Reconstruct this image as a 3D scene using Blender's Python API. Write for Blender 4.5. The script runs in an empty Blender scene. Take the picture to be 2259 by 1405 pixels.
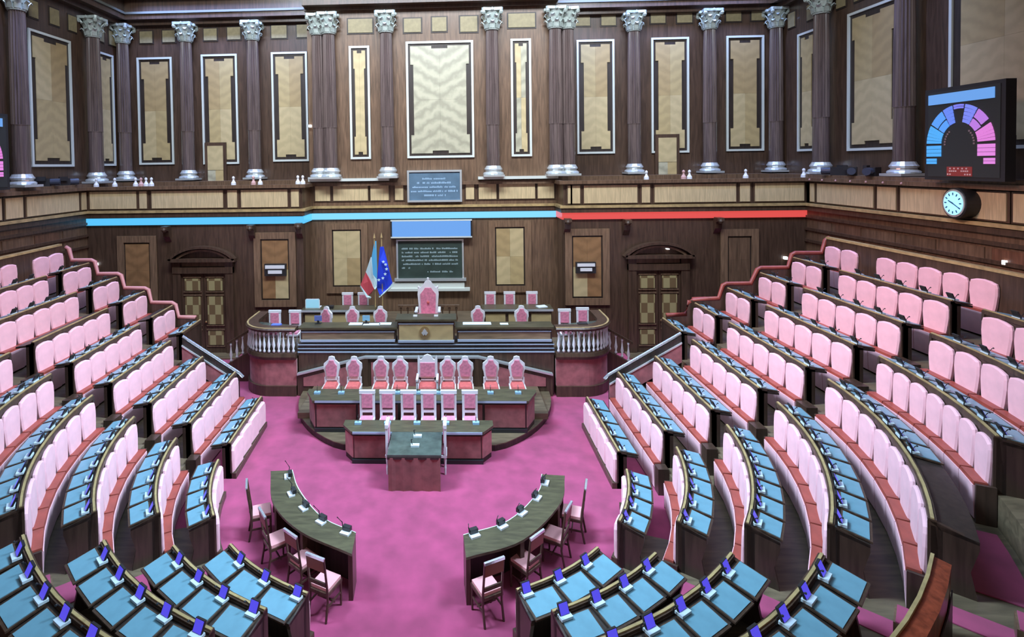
import bpy, math, random
from mathutils import Vector, Matrix
random.seed(7)
S = bpy.context.scene
COL = S.collection
PI = math.pi
# ------------------------------------------------------------------ camera
W_PX, H_PX = 2259.0, 1405.0
CAM = Vector((0.5484, -11.092, 6.7236)); YAW, PITCH, ROLL = -0.0386, 0.0245, 0.0147
FPX, CX, CY = 1191.41, 948.74, 392.81
_fw = Vector((math.sin(YAW)*math.cos(PITCH), math.cos(YAW)*math.cos(PITCH), -math.sin(PITCH)))
_ri = Vector((math.cos(YAW), -math.sin(YAW), 0)); _dn = _fw.cross(_ri)
RI = math.cos(ROLL)*_ri + math.sin(ROLL)*_dn; DN = -math.sin(ROLL)*_ri + math.cos(ROLL)*_dn; FW = _fw
cd = bpy.data.cameras.new('camera'); cam = bpy.data.objects.new('camera', cd); COL.objects.link(cam)
cd.sensor_width = 36; cd.lens = FPX/W_PX*36; cd.shift_x = (W_PX/2-CX)/W_PX; cd.shift_y = (CY-H_PX/2)/W_PX
cd.clip_end = 200
cam.matrix_world = Matrix(((RI.x, -DN.x, -FW.x, CAM.x), (RI.y, -DN.y, -FW.y, CAM.y), (RI.z, -DN.z, -FW.z, CAM.z), (0, 0, 0, 1)))
S.camera = cam
# ------------------------------------------------------------------ light
w = bpy.data.worlds.new('hall_air'); S.world = w; w.use_nodes = True
w.node_tree.nodes['Background'].inputs[0].default_value = (1.0, 0.82, 0.76, 1)
w.node_tree.nodes['Background'].inputs[1].default_value = 0.33
def area(name, loc, tgt, sx, sy, power, col, spread=PI):
    l = bpy.data.lights.new(name, 'AREA'); l.shape = 'RECTANGLE'; l.size = sx; l.size_y = sy; l.energy = power; l.color = col; l.spread = spread
    o = bpy.data.objects.new(name, l); COL.objects.link(o); o.location = loc
    o.rotation_euler = (Vector(tgt)-Vector(loc)).to_track_quat('-Z', 'Y').to_euler(); return o
COOL = (0.52, 0.76, 1.0)
area('skylight', (0, -1.0, 17.5), (0, -1.0, 0), 9, 9, 420, COOL, math.radians(100))
for sx in (-1, 1): area('added_fill_light', (sx*6.5, -2.5, 15.5), (-sx*5.5, -0.8, .8), 3, 5, 690, COOL, math.radians(50))  # added cross lights without fixtures, to brighten the inward-facing seats
for sx in (-1, 1): area('added_warm_fill', (-sx*7.5, 1.0, 15.0), (sx*10.4, 1.2, 3.6), 2, 4, 95 if sx > 0 else 60, (1.0, .46, .38), math.radians(34))  # added warm lights without fixtures, to turn the upper rows salmon
area('added_fill_light', (0, 0.0, 16.8), (0, 9.3, 8.5), 18, 2, 2000, (0.80, 0.90, 1.0), math.radians(110))  # added wide light without a fixture, to lift the upper back wall
for (lx, ly, ln, pw) in ((-8.6, 9.95, 7, 360), (8.9, 9.95, 8, 390), (-.1, 8.2, 8, 130)): area('cornice_light', (lx, ly, 13.7), (lx, ly+.75, 9.0), ln, .25, pw, (.30, .44, 1.0), math.radians(110))
for (lx, tx) in ((-12.2, -12.95), (12.7, 13.45)): area('cornice_light', (lx, 4.5, 13.7), (tx, 4.5, 9.0), .25, 10, 400, (.30, .44, 1.0), math.radians(100))
S.view_settings.view_transform = 'Standard'; S.view_settings.look = 'None'; S.view_settings.gamma = 1
S.view_settings.exposure = 0.0; S.view_settings.use_curve_mapping = False
# ------------------------------------------------------------------ pixel -> place (a wall or a height gives the distance)
def ray(x, y): return RI*((x-CX)/FPX) + DN*((y-CY)/FPX) + FW
def atY(x, y, Y): d = ray(x, y); return CAM + d*((Y-CAM.y)/d.y)
def atZ(x, y, Z): d = ray(x, y); return CAM + d*((Z-CAM.z)/d.z)
def atX(x, y, X): d = ray(x, y); return CAM + d*((X-CAM.x)/d.x)
# ------------------------------------------------------------------ materials
MATS = {}
def nodes(name):
    m = bpy.data.materials.new(name); m.use_nodes = True; nt = m.node_tree; MATS[name] = m
    return m, nt, nt.nodes['Principled BSDF']
def plain(name, c, rough=.5, metal=0., noise=0., nscale=6., coat=0., sheen=0., bump=0.):
    m, nt, b = nodes(name); b.inputs['Base Color'].default_value = (*c, 1); b.inputs['Roughness'].default_value = rough
    b.inputs['Metallic'].default_value = metal; b.inputs['Coat Weight'].default_value = coat; b.inputs['Coat Roughness'].default_value = .15
    b.inputs['Sheen Weight'].default_value = sheen
    if noise or bump:
        tc = nt.nodes.new('ShaderNodeTexCoord'); n = nt.nodes.new('ShaderNodeTexNoise'); n.inputs['Scale'].default_value = nscale; n.inputs['Detail'].default_value = 4
        nt.links.new(tc.outputs['Object'], n.inputs['Vector'])
        if noise:
            r = nt.nodes.new('ShaderNodeValToRGB'); r.color_ramp.elements[0].position = .3; r.color_ramp.elements[1].position = .7
            r.color_ramp.elements[0].color = (*[max(0, v*(1-noise)) for v in c], 1); r.color_ramp.elements[1].color = (*[min(1, v*(1+noise)) for v in c], 1)
            nt.links.new(n.outputs['Fac'], r.inputs['Fac']); nt.links.new(r.outputs['Color'], b.inputs['Base Color'])
        if bump:
            bp = nt.nodes.new('ShaderNodeBump'); bp.inputs['Strength'].default_value = bump; nt.links.new(n.outputs['Fac'], bp.inputs['Height']); nt.links.new(bp.outputs['Normal'], b.inputs['Normal'])
    return m
def wood(name, c, var=.35, rough=.38, sc=(9, 9, .8), coat=.15):
    m, nt, b = nodes(name); tc = nt.nodes.new('ShaderNodeTexCoord'); mp = nt.nodes.new('ShaderNodeMapping'); mp.inputs['Scale'].default_value = sc
    n = nt.nodes.new('ShaderNodeTexNoise'); n.inputs['Scale'].default_value = 1.6; n.inputs['Detail'].default_value = 6; n.inputs['Distortion'].default_value = .6
    r = nt.nodes.new('ShaderNodeValToRGB'); r.color_ramp.elements[0].position = .32; r.color_ramp.elements[1].position = .7
    r.color_ramp.elements[0].color = (*[v*(1-var) for v in c], 1); r.color_ramp.elements[1].color = (*[min(1, v*(1+var)) for v in c], 1)
    nt.links.new(tc.outputs['Object'], mp.inputs['Vector']); nt.links.new(mp.outputs['Vector'], n.inputs['Vector']); nt.links.new(n.outputs['Fac'], r.inputs['Fac'])
    nt.links.new(r.outputs['Color'], b.inputs['Base Color']); b.inputs['Roughness'].default_value = rough; b.inputs['Coat Weight'].default_value = coat; b.inputs['Coat Roughness'].default_value = .2
    return m
def chevron(name, c, amp=.11, freq=15., slope=.6):
    m, nt, b = nodes(name); N = nt.nodes.new; L = nt.links.new
    tc = N('ShaderNodeTexCoord'); sp = N('ShaderNodeSeparateXYZ'); L(tc.outputs['Object'], sp.inputs[0])
    def mth(op, a, v=None):
        q = N('ShaderNodeMath'); q.operation = op
        for i, s in enumerate((a, v)):
            if s is None: continue
            if hasattr(s, 'links'): L(s, q.inputs[i])
            else: q.inputs[i].default_value = s
        return q.outputs[0]
    f = mth('SUBTRACT', mth('ABSOLUTE', sp.outputs['Z']), mth('MULTIPLY', mth('ABSOLUTE', sp.outputs['X']), slope))
    nz = N('ShaderNodeTexNoise'); nz.inputs['Scale'].default_value = 3.5; nz.inputs['Detail'].default_value = 3; L(tc.outputs['Object'], nz.inputs['Vector'])
    s = mth('SINE', mth('ADD', mth('MULTIPLY', f, freq), mth('MULTIPLY', nz.outputs['Fac'], 7.0)))
    r = N('ShaderNodeValToRGB'); r.color_ramp.elements[0].color = (*[v*(1-amp) for v in c], 1); r.color_ramp.elements[1].color = (*[min(1, v*(1+amp)) for v in c], 1)
    L(mth('ADD', mth('MULTIPLY', s, .35), .5), r.inputs['Fac']); L(r.outputs['Color'], b.inputs['Base Color']); b.inputs['Roughness'].default_value = .42
    return m
def glow(name, c, e, base=None):
    m, nt, b = nodes(name); b.inputs['Base Color'].default_value = (*(base or c), 1); b.inputs['Emission Color'].default_value = (*c, 1); b.inputs['Emission Strength'].default_value = e; b.inputs['Roughness'].default_value = .3
    return m
WD = wood('walnut_dark', (.075, .042, .026)); WM = wood('walnut_mid', (.15, .088, .052)); WB = wood('walnut_blackened', (.030, .019, .014), rough=.5)
DW = wood('desk_walnut', (.05, .028, .019)); WML = wood('walnut_moulding', (.20, .12, .07)); WR = wood('mahogany_red', (.28, .055, .025), rough=.3); WF = wood('tier_boards', (.14, .10, .058), sc=(1, 6, 6), rough=.5); WT = wood('table_top', (.075, .062, .03), sc=(2, 9, 9), rough=.45)
RAILW = wood('rail_oak', (.44, .31, .14), var=.25, sc=(3, 3, 3), rough=.35); WSEAT = wood('chair_walnut', (.07, .035, .022))
VA = chevron('veneer_pale', (.52, .41, .22)); VB = chevron('veneer_tan', (.40, .285, .135)); VC = chevron('veneer_honey', (.45, .34, .165))
VW = chevron('veneer_white', (.40, .37, .26), amp=.26, freq=13); VO = chevron('veneer_orange', (.28, .15, .065), amp=.2)
PANEL = wood('parapet_maple', (.60, .46, .26), var=.18, sc=(14, 14, 1), rough=.4)
FRAME = plain('silvered_moulding', (.70, .74, .68), .3, .15); STONE = plain('silvered_capital', (.46, .52, .48), .3, .25, noise=.2, nscale=12)
COLW = wood('column_walnut', (.12, .085, .078), sc=(14, 14, .6), rough=.22, coat=1.0)
CARPET = plain('magenta_carpet', (.36, .042, .12), .95, noise=.22, nscale=2.2, sheen=.3)
VELVET = plain('pink_velvet', (.84, .455, .50), .85, noise=.07, nscale=5, sheen=.12); LEATHER = plain('red_leather', (.30, .058, .04), .42, noise=.2, nscale=6)
CLOTH = plain('maroon_cloth', (.26, .075, .075), .9, noise=.25, nscale=5, sheen=.2); CLOTHP = plain('rose_cloth', (.40, .12, .13), .9, noise=.25, nscale=5, sheen=.2)
PAD = plain('blue_blotter', (.165, .34, .42), .35, noise=.12, nscale=4, coat=.3); GREEN = plain('green_glass_top', (.07, .085, .07), .15, noise=.3, nscale=4)
WHITE = plain('white_lacquer', (.80, .80, .82), .35); PINKD = plain('rose_damask', (.68, .22, .32), .8, noise=.2, nscale=14, sheen=.3); REDD = plain('red_damask', (.62, .13, .12), .7, noise=.15, nscale=14)
BLACK = plain('black_plastic', (.02, .02, .022), .4); PALE = plain('pale_plastic', (.62, .72, .76), .4); PAPER = plain('paper', (.75, .82, .84), .8); LEDGE = plain('pale_lacquer_ledge', (.36, .43, .55), .25); STEEL = plain('steel_rail', (.75, .80, .88), .2, .8)
SLATE = plain('slate_plaque', (.10, .17, .24), .4, noise=.15, nscale=3); BRONZE = plain('bronze_plaque', (.035, .055, .045), .4, noise=.2, nscale=3); LETTER = plain('plaque_letters', (.30, .40, .42), .5)
BRASS = plain('brass', (.55, .40, .18), .3, .8); SILVER = plain('pewter', (.70, .74, .74), .28, .6); DEV = plain('desk_device', (.30, .48, .66), .3)
LEDB = glow('led_blue', (.10, .55, .95), 1.0, (.02, .05, .08)); LEDC = glow('led_cyan', (.22, .66, .98), 1.05, (.02, .05, .08)); LEDR = glow('led_red', (.85, .09, .08), .85, (.08, .02, .02)); LEDS = glow('led_sky', (.15, .38, .85), .95, (.02, .03, .06))
SCR = glow('console_screen', (.10, .08, .85), .9, (.02, .02, .1)); LAMPW = glow('lamp_white', (.95, .97, 1.0), 3.0); CLK = glow('clock_face', (.35, .80, .95), .85)
FLB = plain('flag_blue', (.02, .06, .75), .7); FLC = plain('flag_cyan', (.10, .42, .70), .7); FLW = plain('flag_white', (.62, .82, .86), .7); FLR = plain('flag_red', (.55, .07, .09), .7)
SKIN = plain('rose_plastic', (.60, .35, .33), .6)
# ------------------------------------------------------------------ mesh helpers
ORG = {}
class MB:
    def __init__(s): s.v = []; s.f = []
    def add(s, vs, fs):
        n = len(s.v); s.v += [tuple(p) for p in vs]; s.f += [tuple(i+n for i in q) for q in fs]; return s
    def hexa(s, p): return s.add(p, [(0, 3, 2, 1), (4, 5, 6, 7), (0, 1, 5, 4), (1, 2, 6, 5), (2, 3, 7, 6), (3, 0, 4, 7)])
    def box(s, x0, x1, y0, y1, z0, z1): return s.hexa([(x0, y0, z0), (x1, y0, z0), (x1, y1, z0), (x0, y1, z0), (x0, y0, z1), (x1, y0, z1), (x1, y1, z1), (x0, y1, z1)])
    def prism(s, poly, a, b, ax='z'):
        n = len(poly); mk = {'z': lambda p, h: (p[0], p[1], h), 'y': lambda p, h: (p[0], h, p[1]), 'x': lambda p, h: (h, p[0], p[1])}[ax]
        return s.add([mk(p, a) for p in poly]+[mk(p, b) for p in poly], [tuple(range(n-1, -1, -1)), tuple(range(n, 2*n))]+[(i, (i+1) % n, n+(i+1) % n, n+i) for i in range(n)])
    def lathe(s, prof, n=12, c=(0, 0, 0), flute=0.):
        m = len(prof); vs = []
        for r, z in prof:
            for i in range(n):
                a = 2*PI*i/n; rr = r*(1-flute*(i % 2)); vs.append((c[0]+rr*math.cos(a), c[1]+rr*math.sin(a), c[2]+z))
        fs = [(j*n+i, j*n+(i+1) % n, (j+1)*n+(i+1) % n, (j+1)*n+i) for j in range(m-1) for i in range(n)]
        return s.add(vs, fs+[tuple(range(n-1, -1, -1)), tuple((m-1)*n+i for i in range(n))])
    def tube(s, pts, r, n=6):
        pts = [Vector(p) for p in pts]; vs = []; m = len(pts)
        for j, p in enumerate(pts):
            t = (pts[min(j+1, m-1)]-pts[max(j-1, 0)]).normalized(); u = t.cross(Vector((0, 0, 1)) if abs(t.z) < .9 else Vector((1, 0, 0))).normalized(); v = t.cross(u)
            rr = r[j] if isinstance(r, (list, tuple)) else r
            vs += [p+u*rr*math.cos(2*PI*i/n)+v*rr*math.sin(2*PI*i/n) for i in range(n)]
        return s.add(vs, [(j*n+i, j*n+(i+1) % n, (j+1)*n+(i+1) % n, (j+1)*n+i) for j in range(m-1) for i in range(n)]+[tuple(range(n-1, -1, -1)), tuple((m-1)*n+i for i in range(n))])
    def sweep(s, prof, frs):
        n = len(prof); m = len(frs); vs = [(x+nx*o, y+ny*o, z) for (x, y, nx, ny) in frs for (o, z) in prof]
        return s.add(vs, [(j*n+i, j*n+(i+1) % n, (j+1)*n+(i+1) % n, (j+1)*n+i) for j in range(m-1) for i in range(n)]+[tuple(range(n-1, -1, -1)), tuple((m-1)*n+i for i in range(n))])
    def ball(s, c, r, n=8, sx=1, sy=1, sz=1):
        k = n//2; base = len(s.v); vs = []
        for j in range(1, k):
            t = PI*j/k
            for i in range(n): a = 2*PI*i/n; vs.append((c[0]+sx*r*math.sin(t)*math.cos(a), c[1]+sy*r*math.sin(t)*math.sin(a), c[2]+sz*r*math.cos(t)))
        vs += [(c[0], c[1], c[2]+sz*r), (c[0], c[1], c[2]-sz*r)]; T = (k-1)*n
        return s.add(vs, [(j*n+i, (j+1)*n+i, (j+1)*n+(i+1) % n, j*n+(i+1) % n) for j in range(k-2) for i in range(n)]+[(T, i, (i+1) % n) for i in range(n)]+[(T+1, (k-2)*n+(i+1) % n, (k-2)*n+i) for i in range(n)])
    def mesh(s, name, mt, smooth=False, org=(0, 0, 0)):
        me = bpy.data.meshes.new(name); me.from_pydata([(a-org[0], b-org[1], c-org[2]) for a, b, c in s.v], [], s.f)
        me.update()
        import bmesh
        bm = bmesh.new(); bm.from_mesh(me); bmesh.ops.recalc_face_normals(bm, faces=bm.faces); bm.to_mesh(me); bm.free()
        me.materials.append(mt)
        if smooth:
            for p in me.polygons: p.use_smooth = True
        return me
    def build(s, name, mt, parent=None, smooth=False, org=None):
        if org is None and parent is not None: org = ORG.get(parent.name, (0, 0, 0))
        own = org or (0, 0, 0)
        o = bpy.data.objects.new(name, s.mesh(name, mt, smooth, own)); COL.objects.link(o)
        if parent is not None: o.parent = parent; ORG[o.name] = own
        return o
def place(name, me, parent=None, loc=(0, 0, 0), rz=0., rx=0.):
    o = bpy.data.objects.new(name, me); COL.objects.link(o); o.parent = parent; o.location = loc; o.rotation_euler = (rx, 0, rz); ORG[o.name] = (0, 0, 0); return o
def thing(name, label, cat, loc=(0, 0, 0), rz=0., group=None):
    o = bpy.data.objects.new(name, None); COL.objects.link(o); o.location = loc; o.rotation_euler = (0, 0, rz); o.empty_display_size = .2
    o['label'] = label; o['category'] = cat
    if group: o['group'] = group
    ORG[o.name] = tuple(loc) if not rz else (0, 0, 0); return o
def tag(o, label, cat, group=None):
    o['label'] = label; o['category'] = cat
    if group: o['group'] = group
    return o
def struct(o, label=None):
    o['kind'] = 'structure'
    if label: o['label'] = label
    return o
def clone(root, loc, rz, label=None):
    def rec(o, par):
        c = o.copy(); COL.objects.link(c); c.parent = par
        for ch in o.children: rec(ch, c)
        return c
    c = rec(root, None); c.location = loc; c.rotation_euler = (0, 0, rz)
    if label: c['label'] = label
    return c
def many(spots, maker, labels):          # first spot: the prototype itself; then copies with their parts
    out = []
    for i, ((x, y, z, rz), lb) in enumerate(zip(spots, labels)):
        if i == 0: p = maker(); p.location = (x, y, z); p.rotation_euler = (0, 0, rz); p['label'] = lb; out.append(p)
        else: out.append(clone(out[0], (x, y, z), rz, lb))
    return out
ORD = ['zeroth', 'first', 'second', 'third', 'fourth', 'fifth', 'sixth', 'seventh', 'eighth', 'ninth', 'tenth']
# ================================================================== ROOM SHELL
XL0, XR0 = -12.7, 12.8          # parapet planes of the side galleries
XLU, XRU = -13.1, 13.6          # upper side walls
YB, YN, YU = 8.0, 9.1, 11.0     # lower wings, centre bay, upper wings
XNL, XNR = -4.77, 4.48          # centre bay
YREAR = -14.0
fl = struct(MB().box(-14, 14, YREAR, 12, -.3, 0).build('floor', CARPET), 'magenta carpet of the well between the desks and the rostrum')
struct(MB().box(-14.5, 14.5, YREAR, 12, 18.5, 18.7).build('ceiling', WD), 'high ceiling over the chamber')
m = MB(); m.box(XL0, XNL, YB, YB+.3, 0, 6.05); wl = struct(m.build('wall_back_left', WD), 'dark panelled wall left of the rostrum bay')
m = MB(); m.box(XNR, XR0, YB, YB+.3, 0, 6.05); wr = struct(m.build('wall_back_right', WD), 'dark panelled wall right of the rostrum bay')
m = MB(); m.box(XNL-.0, XNR+.0, YN, YN+.3, 0, 18.5)
struct(MB().box(XNL-.3, XNL, YB+.3, YN, 0, 6.05).build('wall_return_left', WM), 'short return wall left of the centre bay'); struct(MB().box(XNR, XNR+.3, YB+.3, YN, 0, 6.05).build('wall_return_right', WM), 'short return wall right of the centre bay')
wc = struct(m.build('wall_back_centre', WM), 'walnut wall of the centre bay behind the throne')
m = MB(); m.box(XLU-.3, XNL+.15, YU, YU+.3, 5, 18.5); m.box(XNL, XNL+.15, YN+.3, YU, 5, 18.5); wul = struct(m.build('wall_upper_left', WD), 'upper colonnade wall left of the centre bay')
m = MB(); m.box(XNR-.15, XRU+.3, YU, YU+.3, 5, 18.5); m.box(XNR-.15, XNR, YN+.3, YU, 5, 18.5); wur = struct(m.build('wall_upper_right', WD), 'upper colonnade wall right of the centre bay')
wsl = struct(MB().box(XL0-.3, XL0, YREAR, YB+.3, 0, 6.05).build('wall_left', WM), 'left side wall below the gallery')
wsr = struct(MB().box(XR0, XR0+.3, YREAR, YB+.3, 0, 6.05).build('wall_right', WM), 'right side wall below the gallery')
wsul = struct(MB().box(XLU-.3, XLU, YREAR, YU, 5, 18.5).build('wall_upper_side_left', WD), 'left colonnade wall above the gallery')
wsur = struct(MB().box(XRU, XRU+.3, YREAR, YU, 5, 18.5).build('wall_upper_side_right', WD), 'right colonnade wall above the gallery')
m = MB(); m.box(XL0-.4, XNL-.3, YB, YU, 5.0, 5.2); m.box(XNR+.3, XR0+.8, YB, YU, 5.0, 5.2); m.box(XLU, XL0, YREAR, YB, 5., 5.2); m.box(XR0, XRU, YREAR, YB, 5., 5.2)
struct(m.build('floor_gallery', WD), 'gallery floor behind the parapet')
# parapet mouldings: trims along the parapet line
def trim(n, z0, z1, d, mt, label):
    m = MB(); e = d
    m.box(XL0, XNL+e, YB-d, YB, z0, z1); m.box(XNL, XNL+e, YB, YN, z0, z1); m.box(XNL+e, XNR-e, YN-d, YN, z0, z1); m.box(XNR-e, XNR, YB, YN, z0, z1); m.box(XNR-e, XR0, YB-d, YB, z0, z1)
    m.box(XL0, XL0+d, YREAR, YB-d, z0, z1); m.box(XR0-d, XR0, YREAR, YB-d, z0, z1)
    return struct(m.build('trim_%d' % n, mt), label)
trim(1, 5.14, 5.23, .14, RAILW, 'pale ledge running under the gallery parapet')
trim(2, 5.98, 6.1, .16, WM, 'moulded walnut cap of the gallery parapet')
trim(3, 4.98, 5.12, .10, WD, 'dark moulding under the pale gallery ledge')
m = MB()
for X, s in ((XL0, 1), (XR0, -1)):
    for z in (4.72, 4.30, 3.9): m.box(min(X, X+s*.07), max(X, X+s*.07), YREAR, YB, z, z+.09)
struct(m.build('trim_4', WD), 'stepped mouldings on the side walls below the gallery')
# LED status bands below the parapet
def band(name, rects, mt, label):
    m = MB()
    for r in rects: m.box(*r)
    return tag(m.build(name, mt), label, 'led strip')
band('led_strip', [(XL0+.02, XNL+.06, YB-.06, YB, 4.70, 4.95)], LEDB, 'blue lit strip along the left wing under the parapet')
band('led_strip', [(XNL, XNL+.06, YB, YN-.06, 4.70, 4.95)], LEDB, 'short blue lit strip on the left return of the centre bay')
band('led_strip', [(XNL+.06, XNR-.06, YN-.06, YN, 4.72, 4.95)], LEDC, 'pale cyan lit strip across the centre bay above the display')
band('led_strip', [(XNR-.06, XR0-.02, YB-.06, YB, 4.74, 4.97)], LEDR, 'red lit strip along the right wing under the parapet')
band('led_strip', [(XNR-.06, XNR, YB, YN-.06, 4.74, 4.97)], LEDR, 'short red lit strip on the right return of the centre bay')
# upper cornice
m = MB(); pale = MB()
for (x0, x1, y) in ((XLU, XNL, YU), (XNR, XRU, YU)):
    m.box(x0, x1, y-.25, y, 12.62, 12.8); m.box(x0, x1, y-.5, y, 12.8, 13.0); pale.box(x0, x1, y-.56, y, 13.0, 13.09); m.box(x0, x1, y-.42, y, 13.09, 13.62); pale.box(x0, x1, y-.85, y, 13.62, 13.74); m.box(x0, x1, y-.8, y, 13.74, 14.4)
m.box(XNL-.05, XNR+.05, YN-.2, YN, 12.5, 12.62); m.box(XNL-.05, XNR+.05, YN-.5, YN+.2, 12.62, 12.85); pale.box(XNL-.05, XNR+.05, YN-.56, YN+.2, 12.85, 12.93); m.box(XNL-.05, XNR+.05, YN-.5, YN+.2, 12.93, 13.6)
for X, s in ((XLU, 1), (XRU, -1)):
    def bx(mm, d, z0, z1): mm.box(min(X, X+s*d), max(X, X+s*d), YREAR, YU, z0, z1)
    bx(m, .25, 12.62, 12.8); bx(m, .5, 12.8, 13.0); bx(pale, .56, 13.0, 13.09); bx(m, .42, 13.09, 13.62); bx(pale, .85, 13.62, 13.74); bx(m, .8, 13.74, 14.4)
struct(m.build('trim_5', WD), 'dark entablature above the colonnade'); struct(pale.build('trim_6', plain('grey_moulding', (.15, .155, .13), .5)), 'grey fillets of the entablature')
# ------------------------------------------------------------------ inlaid panels
def leaf_poly(w, h, sx, sz, notch=True):
    a = w/2-.02; b = a-min(.11, .22*a); h2 = h/2-.03; h1 = h2-.17*h; n = min(.3, .38*a)
    if not notch: p = [(0, 0), (a, 0), (a, h2), (0, h2)]
    else: p = [(0, 0), (b, 0), (b, h1), (a, h1), (a, h2), (n, h2), (n, h2-.10), (0, h2-.10)]
    g = .0015; return [(sx*max(x, g), sz*max(z, g)) for x, z in p]
def inlay(parent, c, w, h, rz=0., leaves=(VA, VB, VC, VA), frame=FRAME, fw=.08, notch=True, gap=.075, field=WB, leafname='veneer_leaf'):
    fo = MB().box(-w/2, w/2, -.02, 0, -h/2, h/2); pn = place('panel', fo.mesh('panel', field), parent, c, rz)
    if frame is not None:
        f = MB(); f.box(-w/2, w/2, -.07, 0, h/2-fw, h/2); f.box(-w/2, w/2, -.07, 0, -h/2, -h/2+fw); f.box(-w/2, -w/2+fw, -.07, 0, -h/2+fw, h/2-fw); f.box(w/2-fw, w/2, -.07, 0, -h/2+fw, h/2-fw)
        place('panel_frame', f.mesh('panel_frame', frame), pn)
    k = 0
    for sx in (-1, 1):
        for sz in (1, -1):
            mm = MB().prism(leaf_poly(w-2*(fw if frame is not None else 0)-2*gap, h-2*(fw if frame is not None else 0)-2*gap, sx, sz, notch), -.045, -.02, 'y')
            place(leafname, mm.mesh(leafname, leaves[k]), pn); k += 1
    return pn
def px_panel(parent, Y, x0, x1, y0, y1, **kw):
    ym = (y0+y1)/2; A = atY(x0, ym, Y); B = atY(x1, ym, Y); T = atY((x0+x1)/2, y0, Y); Bo = atY((x0+x1)/2, y1, Y)
    return inlay(parent, ((A.x+B.x)/2, Y, (T.z+Bo.z)/2), B.x-A.x, T.z-Bo.z, **kw)
LV1 = (VC, VA, VB, VA); LV2 = (VB, VA, VB, VC); LV3 = (VB, VC, VC, VA)
px_panel(wul, YU, 306, 383, 127, 363, leaves=LV2); px_panel(wul, YU, 601, 680, 115, 356, leaves=LV1)
p = px_panel(wul, YU, 447, 526, 120, 362, leaves=LV3)
px_panel(wur, YU, 1272, 1355, 88, 339, leaves=LV1); p2 = px_panel(wur, YU, 1436, 1519, 83, 337, leaves=LV3); px_panel(wur, YU, 1601, 1684, 79, 333, leaves=LV2)
px_panel(wc, YN, 897, 1045, 91, 348, leaves=(VW,)*4, gap=.06); px_panel(wc, YN, 772, 817, 102, 351, leaves=(VA,)*4, gap=.06); px_panel(wc, YN, 1127, 1172, 86, 345, leaves=(VA, VW, VW, VA), gap=.06)
# little gallery doors with their own veneer in front of two panels
def gallery_door(x0, x1, y0, y1, n, label):
    A = atY(x0, y0, YU-.12); B = atY(x1, y1, YU-.12); wdt = B.x-A.x
    o = thing('door_%d' % n, label, 'door', ((A.x+B.x)/2, YU-.12, B.z)); del o['category']; o['kind'] = 'structure'
    h = A.z-B.z; MB().box(-wdt/2-.12, wdt/2+.12, -.02, .12, -.6, h+.14).build('door_leaf', WD, o, org=(0, 0, 0))
    for i, sx in enumerate((-1, 1)):
        for j, (a, b) in enumerate(((0, h*.33), (h*.34, h))):
            MB().box(min(0, sx*wdt/2), max(0, sx*wdt/2), -.04, -.02, a, b).build('veneer', (VW, VA, VC, VA)[(i*2+j) % 4], o, org=(0, 0, 0))
gallery_door(458, 494, 322, 402, 3, 'narrow veneered gallery door in the left colonnade'); gallery_door(1452, 1492, 304, 384, 4, 'narrow veneered gallery door in the right colonnade')
inlay(wsul, (XLU, 6.95, 9.1), 1.95, 4.5, PI/2, leaves=(VA, VC, VB, VC), gap=.09); inlay(wsul, (XLU, 9.85, 9.1), 1.05, 4.45, PI/2, leaves=(VC, VA, VC, VA)); inlay(wsul, (XLU, 3.6, 9.1), 2.2, 4.5, PI/2)
inlay(wsur, (XRU, 6.13, 9.2), 2.05, 4.45, -PI/2, leaves=(VC, VA, VB, VA), gap=.09); inlay(wsur, (XRU, 9.2, 9.2), 1.0, 4.35, -PI/2, leaves=(VC, VA, VC, VA)); inlay(wsur, (XRU, 2.15, 9.55), 2.8, 5.3, -PI/2, leaves=(VC, VA, VA, VA), gap=.1)
# lower wall panels
def low_panel(par, Y, x0, x1, y0, y1, lv): return px_panel(par, Y, x0, x1, y0, y1, leaves=lv, frame=WML, fw=.24, notch=False, gap=.03)
low_panel(wc, YN, 720, 812, 492, 646, (VA, VA, VA, VB)); low_panel(wc, YN, 1078, 1172, 486, 644, (VB, VA, VA, VC))
low_panel(wl, YB, 562, 654, 512, 676, (VO, VO, VO, VA)); low_panel(wl, YB, 262, 348, 520, 672, (VO,)*4); low_panel(wr, YB, 1246, 1344, 504, 672, (VO, VA, VO, VO)); low_panel(wr, YB, 1588, 1672, 505, 640, (WM, WM, WM, WM))
# frieze of small maple squares between the capitals
def squares(par, Y, boxes, mt=PANEL):
    for (x0, x1, y0, y1) in boxes:
        A = atY(x0, y0, Y); B = atY(x1, y1, Y); c = ((A.x+B.x)/2, Y, (A.z+B.z)/2); w_, h_ = B.x-A.x, A.z-B.z
        m = MB(); m.box(-w_/2-.05, w_/2+.05, -.02, 0, -h_/2-.05, h_/2+.05); pn = place('frieze_panel', m.mesh('frieze_panel', WB), par, c)
        place('veneer', MB().box(-w_/2, w_/2, -.045, -.02, -h_/2, h_/2).mesh('veneer', mt), pn)
FZ = plain('frieze_maple', (.27, .22, .115), .5, noise=.15, nscale=8)
squares(wul, YU, [(309, 337, 70, 95), (359, 387, 68, 93), (450, 479, 64, 89), (502, 531, 61, 87), (599, 633, 57, 84), (655, 687, 55, 82)], FZ)
squares(wc, YN, [(768, 822, 43, 72), (891, 929, 42, 71), (953, 985, 39, 69), (1015, 1053, 37, 70), (1121, 1180, 31, 60)], FZ)
squares(wur, YU, [(1269, 1301, 30, 57), (1326, 1358, 28, 56), (1435, 1467, 24, 51), (1493, 1526, 22, 50), (1601, 1634, 20, 47), (1657, 1689, 17, 45)], FZ)
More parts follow.
